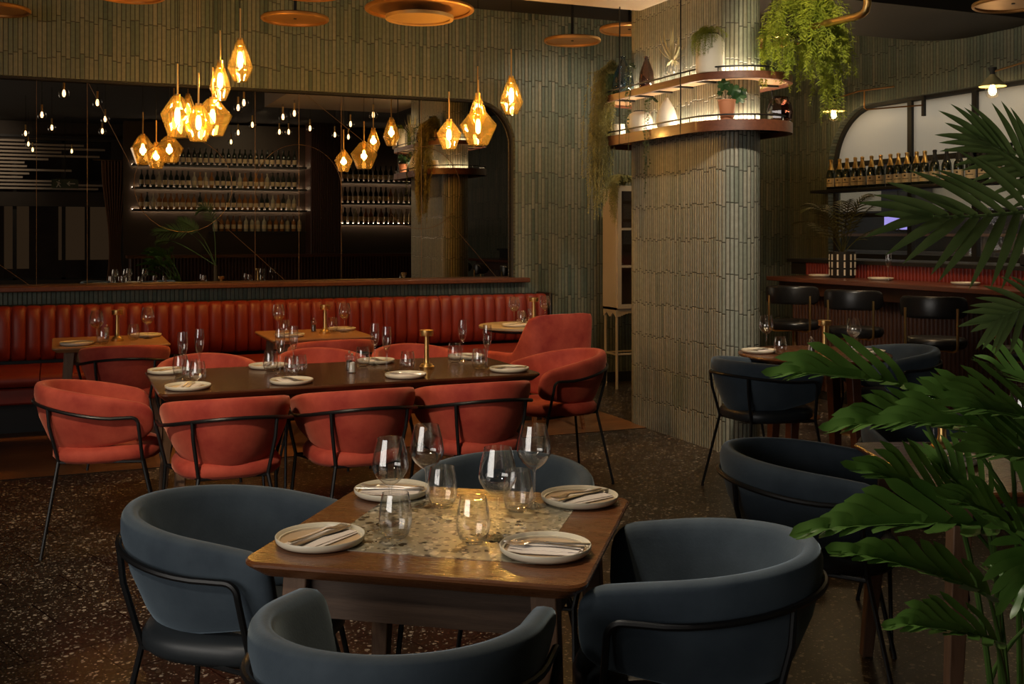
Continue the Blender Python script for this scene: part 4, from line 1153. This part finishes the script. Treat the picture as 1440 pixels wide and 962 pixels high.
frond([base, PD(1700,100,2.4), PD(1600,60,2.4), PD(1540,90,2.4)], 14, .16, .009, Nc, .15, first=.4)

# potted palm on the bar counter
pp = thing('potted_palm', 'small feathery palm in a black ribbed pot on the bar counter', 'plant', (6.50, 7.72, 1.10))
pot = MB(); pot.lathe([(0,0),(.105,0),(.112,.01),(.112,.235),(.104,.235),(.10,.21),(0,.21)], 28); pt_ = pot.build('pot', M['matt_black'], pp, ang=40)
stp = MB()
for k in range(12):
    a = 2*PI*k/12
    for j in range(3): stp.box((.114*math.cos(a), .114*math.sin(a), .05+.068*j), (.006, .014, .052), Matrix.Rotation(a, 3, 'Z'))
stp.build('pale_stripe', M['wax'], pt_)
def small_frond(p0, p1, p2, n, L0, wd):
    m = MB(); A, B_, D = Vector(p0), Vector(p1), Vector(p2)
    bz = lambda s: A*(1-s)**2 + B_*2*s*(1-s) + D*s*s
    m.tube([bz(k/12) for k in range(13)], .004, 5)
    for k in range(n):
        s = .25+.75*k/(n-1); p = bz(s); tg = (bz(min(1,s+.03))-bz(s-.03)).normalized(); side = tg.cross(Vector((0,0,1))).normalized(); Nn = side.cross(tg)
        for sg in (1,-1):
            an = rad(60-35*s); dr = tg*math.cos(an)+side*sg*math.sin(an) - Vector((0,0,.15))
            ll = L0*math.sin(PI*(.2+.65*s)); strip_leaf(m, p, p+dr*ll, Nn, wd, .03, 4, .2, Vector((0,0,-.2*ll)))
    return m
for k in range(11):
    a = rad(140+33*k+random.uniform(-8,8)); R_ = random.uniform(.30,.56); h = random.uniform(.30,.58); e = random.uniform(-.16,.06)
    small_frond((0,0,.2), (R_*.45*math.cos(a), R_*.45*math.sin(a), .2+h), (R_*math.cos(a), R_*math.sin(a), .22+h+e), 14, .16, .006).build('frond', M['palm_far'], pp)

# hanging fern at the column
def fuzzy(m, pts, L0, wd, n, dens=3, hang=.3):
    P_ = [Vector(p) for p in pts]
    seg = len(P_)-1
    for k in range(n):
        s = k/n*seg; i = int(s); f = s-i; p = P_[i]*(1-f)+P_[i+1]*f; tg = (P_[i+1]-P_[i]).normalized()
        for _ in range(dens):
            r = Vector((random.gauss(0,1), random.gauss(0,1), random.gauss(0,.6)))
            r = (r - tg*r.dot(tg)*.6).normalized() + tg*.5 - Vector((0,0,hang))
            ll = L0*random.uniform(.5, 1.1)*(1-.45*k/n)
            y = r.orthogonal().normalized()*wd; q = p + r*ll
            m.add([p-y*.5, p+y*.5, q+y*.3, q-y*.3, ], [(0,1,2,3)])
FN = (4.565, 5.80, 2.84)
fe = thing('hanging_fern', 'bushy yellow-green asparagus fern hanging from the ceiling pipe right of the column', 'plant', FN)
MB().lathe([(0,-.06),(.09,-.06),(.12,.02),(.125,.10),(.115,.10),(.10,.04),(0,.02)], 24).build('hanging_basket', M['soil'], fe)
hw_ = MB()
for k in range(3):
    a = 2*PI*k/3; hw_.tube([(.118*math.cos(a), .118*math.sin(a), .1), (0,0,.36), (0,0,CZ-FN[2])], .0025, 5)
hw_.build('hanger', M['black'], fe)
ml = [MB() for _ in range(4)]
for k in range(170):
    a = random.uniform(0, 2*PI); R_ = random.uniform(.10, .29); dn = random.uniform(.02, .34) if random.random() < .7 else random.uniform(.3, .62)
    x0 = .06*math.cos(a), .06*math.sin(a)
    # the longest strands fall on the side away from the column
    if dn > .4: a = rad(-25)+random.gauss(0, .45); R_ = random.uniform(.1, .22)
    top = random.uniform(.10, .36)
    pts = [(x0[0], x0[1], .05), (R_*.55*math.cos(a), R_*.55*math.sin(a), top), (R_*math.cos(a), R_*math.sin(a), top*.5-.05), (R_*1.12*math.cos(a), R_*1.12*math.sin(a), -dn*.6), (R_*1.12*math.cos(a)+random.uniform(-.03,.03), R_*1.12*math.sin(a)+random.uniform(-.03,.03), -dn)]
    m = ml[k % 4]; m.tube(pts, .0016, 4); fuzzy(m, pts, .042, .0055, 46, 4, .15)
for m in ml: m.build('foliage', M['fern'], fe, smooth=False)

# trailing moss at the left end of the upper shelf
mo = thing('trailing_plant', 'long dry-looking trailing plant spilling off the left end of the upper shelf', 'plant', (4.12, 7.52, UZ))
MB().lathe([(0,0),(.05,0),(.062,.10),(.056,.10),(.05,.08),(0,.08)], 20).build('pot', M['terracotta'], mo)
mm = MB()
for k in range(60):
    e = random.gauss(0, .045); g2 = random.gauss(0, .04); ln_ = random.uniform(.35, .95) if k % 3 else random.uniform(.7, .98)
    pts = [(0,0,.08), (-.05+e*.5, -.01, .20+random.uniform(-.06,.10)), (-.15+e, -.03+g2*.6, .12+random.uniform(-.05,.08)), (-.19+e, -.05+g2, -ln_*.3), (-.20+e+random.uniform(-.02,.02), -.05+g2, -ln_*.65), (-.205+e*.8+random.uniform(-.02,.02), -.05+g2, -ln_)]
    mm.tube(pts, .0016, 4); fuzzy(mm, pts, .032, .0045, 80, 4, .45)
mm.build('foliage', M['moss'], mo, smooth=False)
def string_plant(loc, lens, label, out=(-.14, 0), mat='pearls', nleaf=46, pot=None):
    t = thing('trailing_plant', label, 'plant', loc, 0, 'trailing plants on the column shelves')
    m = MB()
    for ln_ in lens:
        ox, oy = out[0]+random.uniform(-.012,.012), out[1]+random.uniform(-.035,.035)
        pts = [(0,0,0), (ox*.4, oy*.4, .03), (ox*.95, oy, .0), (ox, oy, -ln_*.4), (ox+random.uniform(-.01,.01), oy, -ln_)]
        m.tube(pts, .0014, 4)
        P_ = [Vector(p) for p in pts]
        for k in range(nleaf):
            s = k/nleaf*4; i = int(s); f = s-i; p = P_[i]*(1-f)+P_[i+1]*f
            a = random.uniform(0, 2*PI); q = p + Vector((math.cos(a), math.sin(a), random.uniform(-.4,.6)))*.016
            strip_leaf(m, p, q, (random.uniform(-1,1), random.uniform(-1,1), .5), .0065, 0, 3, .2)
    m.build('foliage', M[mat], t)
    return t

# vessels on the shelves
def vessel(name, u, v, z, prof, mat, label, th=.003, cat='vase', n=28):
    inner = [(max(0, r-th), zz+(th if zz < .005 else 0)) for r, zz in reversed(prof)]
    o = MB().lathe(prof+inner, n).build(name, mat, ang=50); o.location = (u, v, z); return tag(o, label, cat)
vessel('glass_bottle', 4.065, 7.36, UZ, [(0,0),(.07,0),(.084,.012),(.086,.09),(.075,.16),(.045,.225),(.022,.265),(.018,.285),(.024,.30)], M['smoke'], 'large dark blue glass bottle at the left end of the upper column shelf', cat='bottle')
vessel('glass_bottle', 4.06, 6.99, UZ, [(0,0),(.05,0),(.058,.015),(.058,.08),(.05,.13),(.028,.19),(.018,.215),(.018,.235),(.022,.243)], M['brown_glass'], 'small brown glass bottle beside the trailing leaves on the upper column shelf', cat='bottle')
t = thing('terrarium', 'clear glass cylinder holding an air plant on the upper column shelf', 'terrarium', (4.065, 6.63, UZ))
MB().lathe([(0,0),(.085,0),(.09,.005),(.09,.24),(.084,.26),(.06,.268),(.058,.265),(.082,.256),(.087,.238),(.087,.006),(0,.003)], 32).build('glass', M['glass'], t)
m = MB()
for k in range(26):
    a = random.uniform(0, 2*PI); r_ = random.uniform(.04,.12); z1 = .22+random.uniform(.06,.24)-r_*.6
    strip_leaf(m, (0,0,.16), (r_*math.cos(a), r_*math.sin(a), z1), (math.cos(a), math.sin(a), .3), .007, .08, 5, .3)
for k in range(14):
    a = random.uniform(0, 2*PI); strip_leaf(m, (0,0,.17), (.05*math.cos(a), .05*math.sin(a), .11+random.uniform(0,.03)), (0,0,1), .008, .1, 4, .3)
m.build('air_plant', leafmat('air_plant', (.42,.36,.17), (.62,.54,.32), .6), t)
vs_ = thing('planted_vase', 'tall white vase with trailing green strands on the upper column shelf', 'vase', (4.055, 6.14, UZ))
MB().lathe([(0,0),(.086,0),(.094,.01),(.096,.20),(.088,.235),(.055,.262),(.052,.26),(.08,.23),(.09,.2),(.088,.01),(0,.006)], 36).build('body', M['wax'], vs_)
MB().lathe([(.055,.262),(.058,.27),(.05,.272),(.046,.262)], 28).build('rim', M['matt_black'], vs_)
m = MB()
for k in range(40):
    a = rad(200)+random.gauss(0, .9); R_ = random.uniform(.09,.12); dn = random.uniform(.0,.15)
    pts = [(0,0,.25), (.05*math.cos(a), .05*math.sin(a), .30+random.uniform(-.01,.02)), (R_*math.cos(a), R_*math.sin(a), .26), (R_*1.03*math.cos(a), R_*1.03*math.sin(a), .24-dn)]
    m.tube(pts, .001, 4); fuzzy(m, pts, .022, .003, 26, 3, .3)
m.build('foliage', M['fern'], vs_, smooth=False)
vessel('small_jar', 4.07, 7.45, LZ, [(0,0),(.05,0),(.055,.01),(.055,.075),(.048,.09),(.052,.10)], M['wax'], 'small pale lidded jar at the left end of the lower column shelf', cat='jar')
t = vessel('round_vase', 4.065, 7.10, LZ, [(0,0),(.06,0),(.085,.025),(.099,.075),(.096,.115),(.08,.145),(.05,.162),(.046,.168)], M['wax'], 'round white vase with dark rim on the lower column shelf')
MB().lathe([(.05,.162),(.05,.17),(.044,.17),(.044,.164)], 24).build('rim', M['matt_black'], t)
vessel('teardrop_vase', 4.07, 6.72, LZ, [(0,0),(.055,0),(.072,.02),(.078,.06),(.066,.12),(.042,.175),(.018,.21),(.013,.225)], M['wax'], 'white teardrop vase on the lower column shelf')
string_plant((4.02, 7.10, UZ+.17), [.42, .55, .62, .5], 'thin leafy strand trailing off the upper column shelf beside the brown bottle', (-.075, -.03))
string_plant((4.02, 6.78, LZ+.20), [.5, .62, .70, .56], 'thin leafy strand trailing below the lower column shelf from the teardrop vase', (-.075, .02))
tp = thing('potted_monstera', 'small monstera in a terracotta pot on the rounded end of the lower column shelf', 'plant', (4.13, 6.05, LZ))
MB().lathe([(0,0),(.04,0),(.043,.004),(.058,.128),(.061,.13),(.061,.137),(.055,.137),(.052,.12),(0,.118)], 28).build('pot', M['terracotta'], tp, ang=40)
vr = Vector((.92, -.39, 0))
for (a, h, r_, ro) in ((-.3,.235,.045,.4), (.035,.20,.05,-.3), (.075,.155,.05,-.9), (.10,.195,.03,-.6), (-.05,.18,.022,1.2)):
    m = MB(); c_ = vr*a*(1 if abs(a) < .2 else .1) + Vector((0,0,h)); vs = [tuple(c_)]; ring = []
    for k in range(25):
        an = 2*PI*k/24; q = r_*(1-.32*abs(math.sin(3*an))**6)*(1+.12*math.cos(an+ro)); ring.append(c_ + vr*q*math.cos(an+ro) + Vector((0,0,1))*q*math.sin(an+ro)*.95 + toC*(.012+.01*math.cos(an*2)))
    m.add([c_+toC*.016]+ring, [(0, i+1, i+2) for i in range(24)])
    m.tube([(0,0,.12), tuple(c_*.5+Vector((0,0,.08))), tuple(c_+toC*.01)], .0018, 5)
    m.build('leaf', M['rubber'], tp)
t = thing('glass_jar', 'dark crinkled glass jar on the right end of the lower column shelf', 'jar', (4.52, 6.00, LZ))
MB().lathe([(0,0),(.06,0),(.082,.02),(.088,.07),(.078,.12),(.058,.155),(.056,.17),(.053,.17),(.055,.155),(.075,.12),(.085,.07),(.079,.022),(0,.004)], 9).build('glass', M['brown_glass'], t, ang=10)
# plant on the cabinet
cp = thing('trailing_plant', 'mossy trailing plant lying on top of the cream cabinet', 'plant', (5.05, 9.18, 1.96))
m = MB()
for k in range(70):
    a = random.uniform(0, 2*PI); R_ = random.uniform(.05,.2); fr_ = random.random() < .45
    if fr_: pts = [(0,0,.06), (-.07,-.08+random.uniform(-.05,.05),.10), (-.14+random.uniform(-.02,.02), -.12+random.uniform(-.05,.1), .02), (-.15+random.uniform(-.02,.02), -.15+random.uniform(-.03,.12), -random.uniform(.1,.42))]
    else: pts = [(0,0,.02), (R_*.5*math.cos(a), R_*.4*math.sin(a), .1), (R_*math.cos(a), R_*.6*math.sin(a), .04)]
    m.tube(pts, .0012, 4); fuzzy(m, pts, .04, .004, 36, 3, .3)
m.build('foliage', M['moss'], cp, smooth=False)

# ------------------------------------------------------------------ the room behind the camera, seen in the mirror
bk = thing('back_bar', 'long dark back bar with bottle shelves reflected in the mirror', 'bar', (0, 0, 0))
MB().box((4.1, -1.95, 1.8), (5.9, .1, 3.6)).build('back_panel', plain('back_bar_panel', (.03,.02,.015), .5), bk)
m = MB()
for z in (1.93, 2.34, 2.77):
    m.box((2.9, -1.65, z), (3.2, .4, .035)); m.box((6.05, -1.65, z-.25), (1.7, .4, .035))
m.box((3.6, -1.65, 1.52), (1.8, .4, .03))
m.build('bottle_shelf', M['matt_black'], bk)
m = MB(); m.box((4.1, -.95, 1.08), (5.9, .5, .05)); m.build('bar_top', M['counter'], bk)
m = MB(); ribs(m, -.75, 1.2, 7.0, 0, 1.05, .06, -.02, 'u'); m.box((4.1, -.95, .52), (5.8, .36, 1.04)); m.build('bar_front', M['flute'], bk)
pc = MB(); ribs(pc, -1.35, 4.55, 5.15, 0, CZ, .035, -.02, 'u'); pc.box((4.85, -1.6, CZ/2), (.6, .48, CZ))
pc.build('fluted_pillar', M['flute'], bk)
ld = MB()
for z in (1.95, 2.36, 2.79): ld.box((2.9, -1.86, z), (3.2, .015, .012)); ld.box((6.05, -1.86, z-.25), (1.7, .015, .012))
ld.build('light_strip', emit('bar_led', (1,.80,.58), 45), bk)
def mkb(mat, nm):
    def f():
        t = thing(nm, 'x', 'bottle')
        if nm == 'spirit_bottle': pr = [(0,0),(.04,0),(.042,.005),(.042,.17),(.036,.195),(.016,.225),(.014,.27),(.017,.275),(.017,.295),(0,.297)]
        else: pr = [(0,0),(.037,0),(.038,.005),(.038,.19),(.03,.22),(.015,.245),(.0145,.305),(.0165,.31),(.0165,.32),(0,.322)]
        MB().lathe(pr, 12).build('body', mat, t)
        MB().lathe([(.043,.05),(.0435,.055),(.0435,.125),(.043,.13)] if nm == 'spirit_bottle' else [(.0385,.05),(.039,.055),(.039,.13),(.0385,.135)], 12).build('label', M['label'], t)
        return t
    return f
kinds = [('bar_dark', mkb(M['bottle'], 'wine_bottle')), ('bar_amber', mkb(M['bottle_amber'], 'spirit_bottle')), ('bar_pale', mkb(M['bottle_clear'], 'spirit_bottle'))]
LBS = {'bar_dark': 'dark wine bottle on the back bar shelves reflected in the mirror', 'bar_amber': 'amber spirit bottle on the back bar shelves reflected in the mirror', 'bar_pale': 'pale spirit bottle on the back bar shelves reflected in the mirror'}
for r_, (z, pw) in enumerate(((1.948, (.3,.45,.25)), (2.358, (.8,.1,.1)), (2.788, (.95,.0,.05)))):
    for x0, x1, dz in ((1.4, 4.42, 0), (5.25, 6.85, -.25)):
        n = int((x1-x0)/.105)
        for k in range(n):
            q = random.random(); kd = kinds[0] if q < pw[0] else kinds[1] if q < pw[0]+pw[1] else kinds[2]
            put(kd[0], kd[1], (x0+.105*(k+.5), -1.62+random.uniform(-.03,.03), z+dz), random.random()*6, LBS[kd[0]], LBS[kd[0]].split(' on ')[0]+'s of the back bar')
for k in range(15):
    kd = kinds[1] if random.random() < .65 else kinds[2]
    put(kd[0], kd[1], (2.78+.115*k, -1.62+random.uniform(-.03,.03), 1.536), random.random()*6, LBS[kd[0]], LBS[kd[0]].split(' on ')[0]+'s of the back bar')
# globe lamps seen only in the mirror
def make_globe():
    t = thing('globe_pendant', 'x', 'pendant lamp')
    MB().lathe([(.02,.06),(.05,.035),(.062,0),(.05,-.04),(.02,-.06),(0,-.062)], 16).build('globe', M['glass'], t)
    MB().lathe([(0,.05),(.012,.04),(.02,0),(.012,-.03),(0,-.035)], 10).build('filament', M['bulb_soft'], t)
    MB().tube([(0,0,.06),(0,0,.14)], .012, 8).build('socket', M['brass'], t)
    MB().tube([(0,0,.14),(0,0,.60)], .003, 5).build('cord', M['black'], t)
    return t
VM = 2*(BW+.09)
for px, py in ((343,145),(335,152),(398,165),(414,160),(355,176),(335,187),(325,200),(436,181),(471,190),(490,193),(543,149),(525,162),(493,175),(393,186),(406,186),(90,132),(137,145),(59,162),(148,168),(73,180),(36,188),(144,185),(40,203),(46,211),(101,213),(120,222),(35,222),(52,222),(65,246),(133,246),(104,255)):
    zz = 3.05; d = (zz-1.5)*1510/(328-py); X = (px-720)/1510*d; u, v = cam(X, d); v = VM - v
    if FW+.2 < v < 6.6 and LW < u < RW and not (v < -1.2 and u > 1.1):
        put('globe', make_globe, (u, v, zz), 0, 'clear globe bulb hanging under the ceiling, reflected in the mirror', 'globe bulbs reflected in the mirror')
# blinds, curtain and exit sign at the street front
ex = MB(); ex.box((-1.5, -9.0, 2.2), (12, .3, 4.4))
for k in range(5): ex.box((-5+1.9*k, -8.8, 1.7), (.12, .12, 3.4))
ex.box((-1.5, -8.7, 2.7), (12, .5, .12))
struct('exterior_facade', ex, plain('street_brick', (.10,.065,.045), .8, var=.5, scale=3))
xg = MB()
for x, z, w_, h in ((-3.1,1.5,1.3,1.4),(-1.2,1.4,1.2,1.5),(.7,1.5,1.3,1.3),(-4.9,1.4,1.2,1.5)): xg.box((x, -8.83, z), (w_, .03, h))
struct('exterior_shop_window', xg, emit('lit_shop_window', (1,.66,.40), .04))
bl = thing('slatted_blind', 'pale slatted blinds over the street windows, reflected in the mirror', 'blind', (0, FW+.06, 0))
m = MB()
for k in range(14):
    z = 2.36+.07*k; x0 = random.uniform(-3.9,-2.4); x1 = random.uniform(-.6,.9)
    m.box(((x0+x1)/2, 0, z), (x1-x0, .012, .04), Matrix.Rotation(rad(25), 3, 'X'))
m.build('slats', plain('blind_slat', (.5,.42,.34), .6), bl)
MB().box((-1.5, 0, 3.36), (5.2, .05, .05)).build('head_rail', M['matt_black'], bl)
ct = thing('curtain', 'warm brown sheer curtain gathered beside the back bar, reflected in the mirror', 'curtain', (1.05, FW+.35, 0))
m = MB(); rows = []
for i in range(12):
    z = .5+2.4*i/11; wv = .5-.28*math.sin(PI*(1-i/11)*.7)**2
    rows.append([(-wv/2+wv*k/60, .035*math.sin(k*.9)*(.6+.4*i/11), z) for k in range(61)])
m.loft(rows, cyc=False, caps=False); m.build('fabric', M['curtain'], ct)
MB().tube([(-.4,0,2.92),(.4,0,2.92)], .012, 8).build('rod', M['brass'], ct)
es = thing('exit_sign', 'dark exit sign with arrow and running figure hung near the street windows', 'sign', (.15, -2.2, 2.42))
MB().box((0,0,0), (.46,.03,.17)).build('panel', plain('sign_green', (.02,.05,.035), .4), es)
m = MB(); y = .018
m.box((.11, y, 0), (.13, .004, .018)); m.box((.06, y, .018), (.06, .004, .016), Matrix.Rotation(rad(-40), 3, 'Y')); m.box((.06, y, -.018), (.06, .004, .016), Matrix.Rotation(rad(40), 3, 'Y'))
m.build('arrow', plain('sign_white', (.5,.5,.45), .5), es)
m = MB(); m.box((-.11, y, .0), (.03, .004, .06), Matrix.Rotation(rad(15), 3, 'Y')); m.lathe([(0,-.012),(.012,-.002),(.012,.006),(0,.014)], 10, (-.10, y, .05))
m.box((-.13, y, -.045), (.018, .004, .055), Matrix.Rotation(rad(35), 3, 'Y')); m.box((-.09, y, -.045), (.018, .004, .05), Matrix.Rotation(rad(-30), 3, 'Y')); m.box((-.11, y, .015), (.08, .004, .014), Matrix.Rotation(rad(30), 3, 'Y'))
m.build('running_figure', plain('sign_white_figure', (.5,.5,.45), .5), es)
MB().tube([(0,0,.08),(0,0,CZ-2.42)], .006, 6).build('hanger', M['black'], es)

# ------------------------------------------------------------------ lights
def area(name, loc, target, sx, sy, power, col, spread=180):
    L = bpy.data.lights.new(name, 'AREA'); L.shape = 'RECTANGLE'; L.size = sx; L.size_y = sy; L.energy = power; L.color = col; L.spread = rad(spread)
    o = bpy.data.objects.new(name, L); C.objects.link(o); o.location = loc
    o.rotation_euler = (Vector(target)-Vector(loc)).to_track_quat('-Z', 'Y').to_euler(); return o
def spot(name, loc, target, power, col, ang=60, blend=.8, size=.06):
    L = bpy.data.lights.new(name, 'SPOT'); L.energy = power; L.color = col; L.spot_size = rad(ang); L.spot_blend = blend; L.shadow_soft_size = size
    o = bpy.data.objects.new(name, L); C.objects.link(o); o.location = loc
    o.rotation_euler = (Vector(target)-Vector(loc)).to_track_quat('-Z', 'Y').to_euler(); return o
area('daylight_left_window', (LW+.02, .4, 1.75), (1.4, 4.6, .6), 4.6, 2.3, 110, (1,.93,.84))
spot('fill_spot_blue_chairs', (-1.6, .6, 3.2), (.35, 2.55, .5), 115, (1,.90,.76), 30, .7, .15)  # added light without a fixture, lifts the left and near blue chairs
spot('fill_spot_red_chairs', (-1.0, 2.3, 3.4), (.9, 5.0, .6), 370, (1,.80,.56), 44, .7, .12)  # unseen source added to brighten the red chair backs
spot('fill_spot_long_table', (1.4, 5.4, 3.55), (1.4, 5.7, .75), 90, (1,.72,.42), 80)  # added overhead fill for the long table, no lamp stands behind it
spot('fill_spot_front_table', (1.0, 3.4, 3.55), (.95, 2.6, .75), 130, (1,.76,.48), 55)  # added fill so the front table's wood, plates and napkins read brighter
spot('fill_spot_column', (3.1, 4.1, 3.2), (4.2, 6.6, 1.1), 230, (1,.85,.66), 60)  # added to light the column tiles and rounded end, no fixture
spot('fill_spot_round_table', (4.4, 5.0, 3.1), (4.4, 5.4, .75), 25, (1,.7,.4), 60)  # weak added fill above the round walnut table, no known lamp
spot('fill_spot_mirror_end', (4.7, 8.2, 3.5), (4.7, 9.6, 1.6), 45, (1,.88,.68), 100)  # added fill on the wall right of the mirror, source invented
spot('fill_spot_fern', (4.0, 4.9, 3.2), (4.6, 5.86, 2.75), 65, (1,.85,.5), 60)  # added only to brighten the fern, no fixture
spot('fill_spot_bar', (5.6, 6.0, 3.15), (6.2, 6.6, .9), 95, (1,.68,.38), 90)  # added warm fill for stools and counter, no fixture
spot('fill_spot_plant', (.5, 3.1, 3.4), (1.75, 1.8, 1.05), 150, (1,.90,.74), 44)  # added to lift the philodendron leaves, not a lamp of the room
spot('fill_spot_palm', (.9, 3.3, 3.4), (2.2, 1.75, 1.55), 90, (1,.92,.78), 36)  # extra light added for the palm fronds, no real source
spot('fill_spot_back_bar', (3.4, .3, 3.6), (3.4, -1.65, 2.35), 60, (1,.80,.52), 95)  # added front light so the reflected bottles show, no fixture
spot('fill_spot_blind', (-1.2, -1.6, 3.5), (-1.6, FW, 2.8), 60, (1,.88,.74), 100)  # added wash that brightens the slats in the reflection, no real lamp
spot('fill_spot_moss', (2.9, 6.2, 3.5), (3.95, 7.45, 2.3), 45, (1,.86,.6), 30)  # added to brighten the trailing strands off the shelf, no fixture
area('kitchen_light', (8.2, 8.2, 3.4), (8.2, 8.2, 1), .9, 7.0, 50, (1,.90,.74))
for (u, v) in ((7.05, 8.50), (7.05, 6.55)):
    L = bpy.data.lights.new('wall_lamp_light', 'POINT'); L.energy = 5; L.color = (1,.7,.35); L.shadow_soft_size = .04
    o = bpy.data.objects.new('wall_lamp_light', L); C.objects.link(o); o.location = (u, v, 2.66)

W = bpy.data.worlds.new('World'); bpy.context.scene.world = W; W.use_nodes = True
W.node_tree.nodes['Background'].inputs[0].default_value = (.75,.80,.88,1); W.node_tree.nodes['Background'].inputs[1].default_value = .04

# ------------------------------------------------------------------ camera and view
cd = bpy.data.cameras.new('camera'); cd.sensor_width = 36; cd.lens = 36*1510/1440; cd.shift_y = -153/1440; cd.clip_start = .05
co = bpy.data.objects.new('camera', cd); C.objects.link(co); co.location = (0, 0, 1.5); co.rotation_euler = (rad(90), 0, rad(-23))
sc = bpy.context.scene; sc.camera = co
sc.view_settings.view_transform = 'Standard'; sc.view_settings.look = 'None'; sc.view_settings.gamma = 1; sc.view_settings.use_curve_mapping = False
sc.view_settings.exposure = 0.0
cy = sc.cycles
cy.use_denoising = True; cy.max_bounces = 10; cy.transparent_max_bounces = 32; cy.diffuse_bounces = 4; cy.glossy_bounces = 5
cy.caustics_reflective = False; cy.caustics_refractive = False; cy.sample_clamp_indirect = 4.0
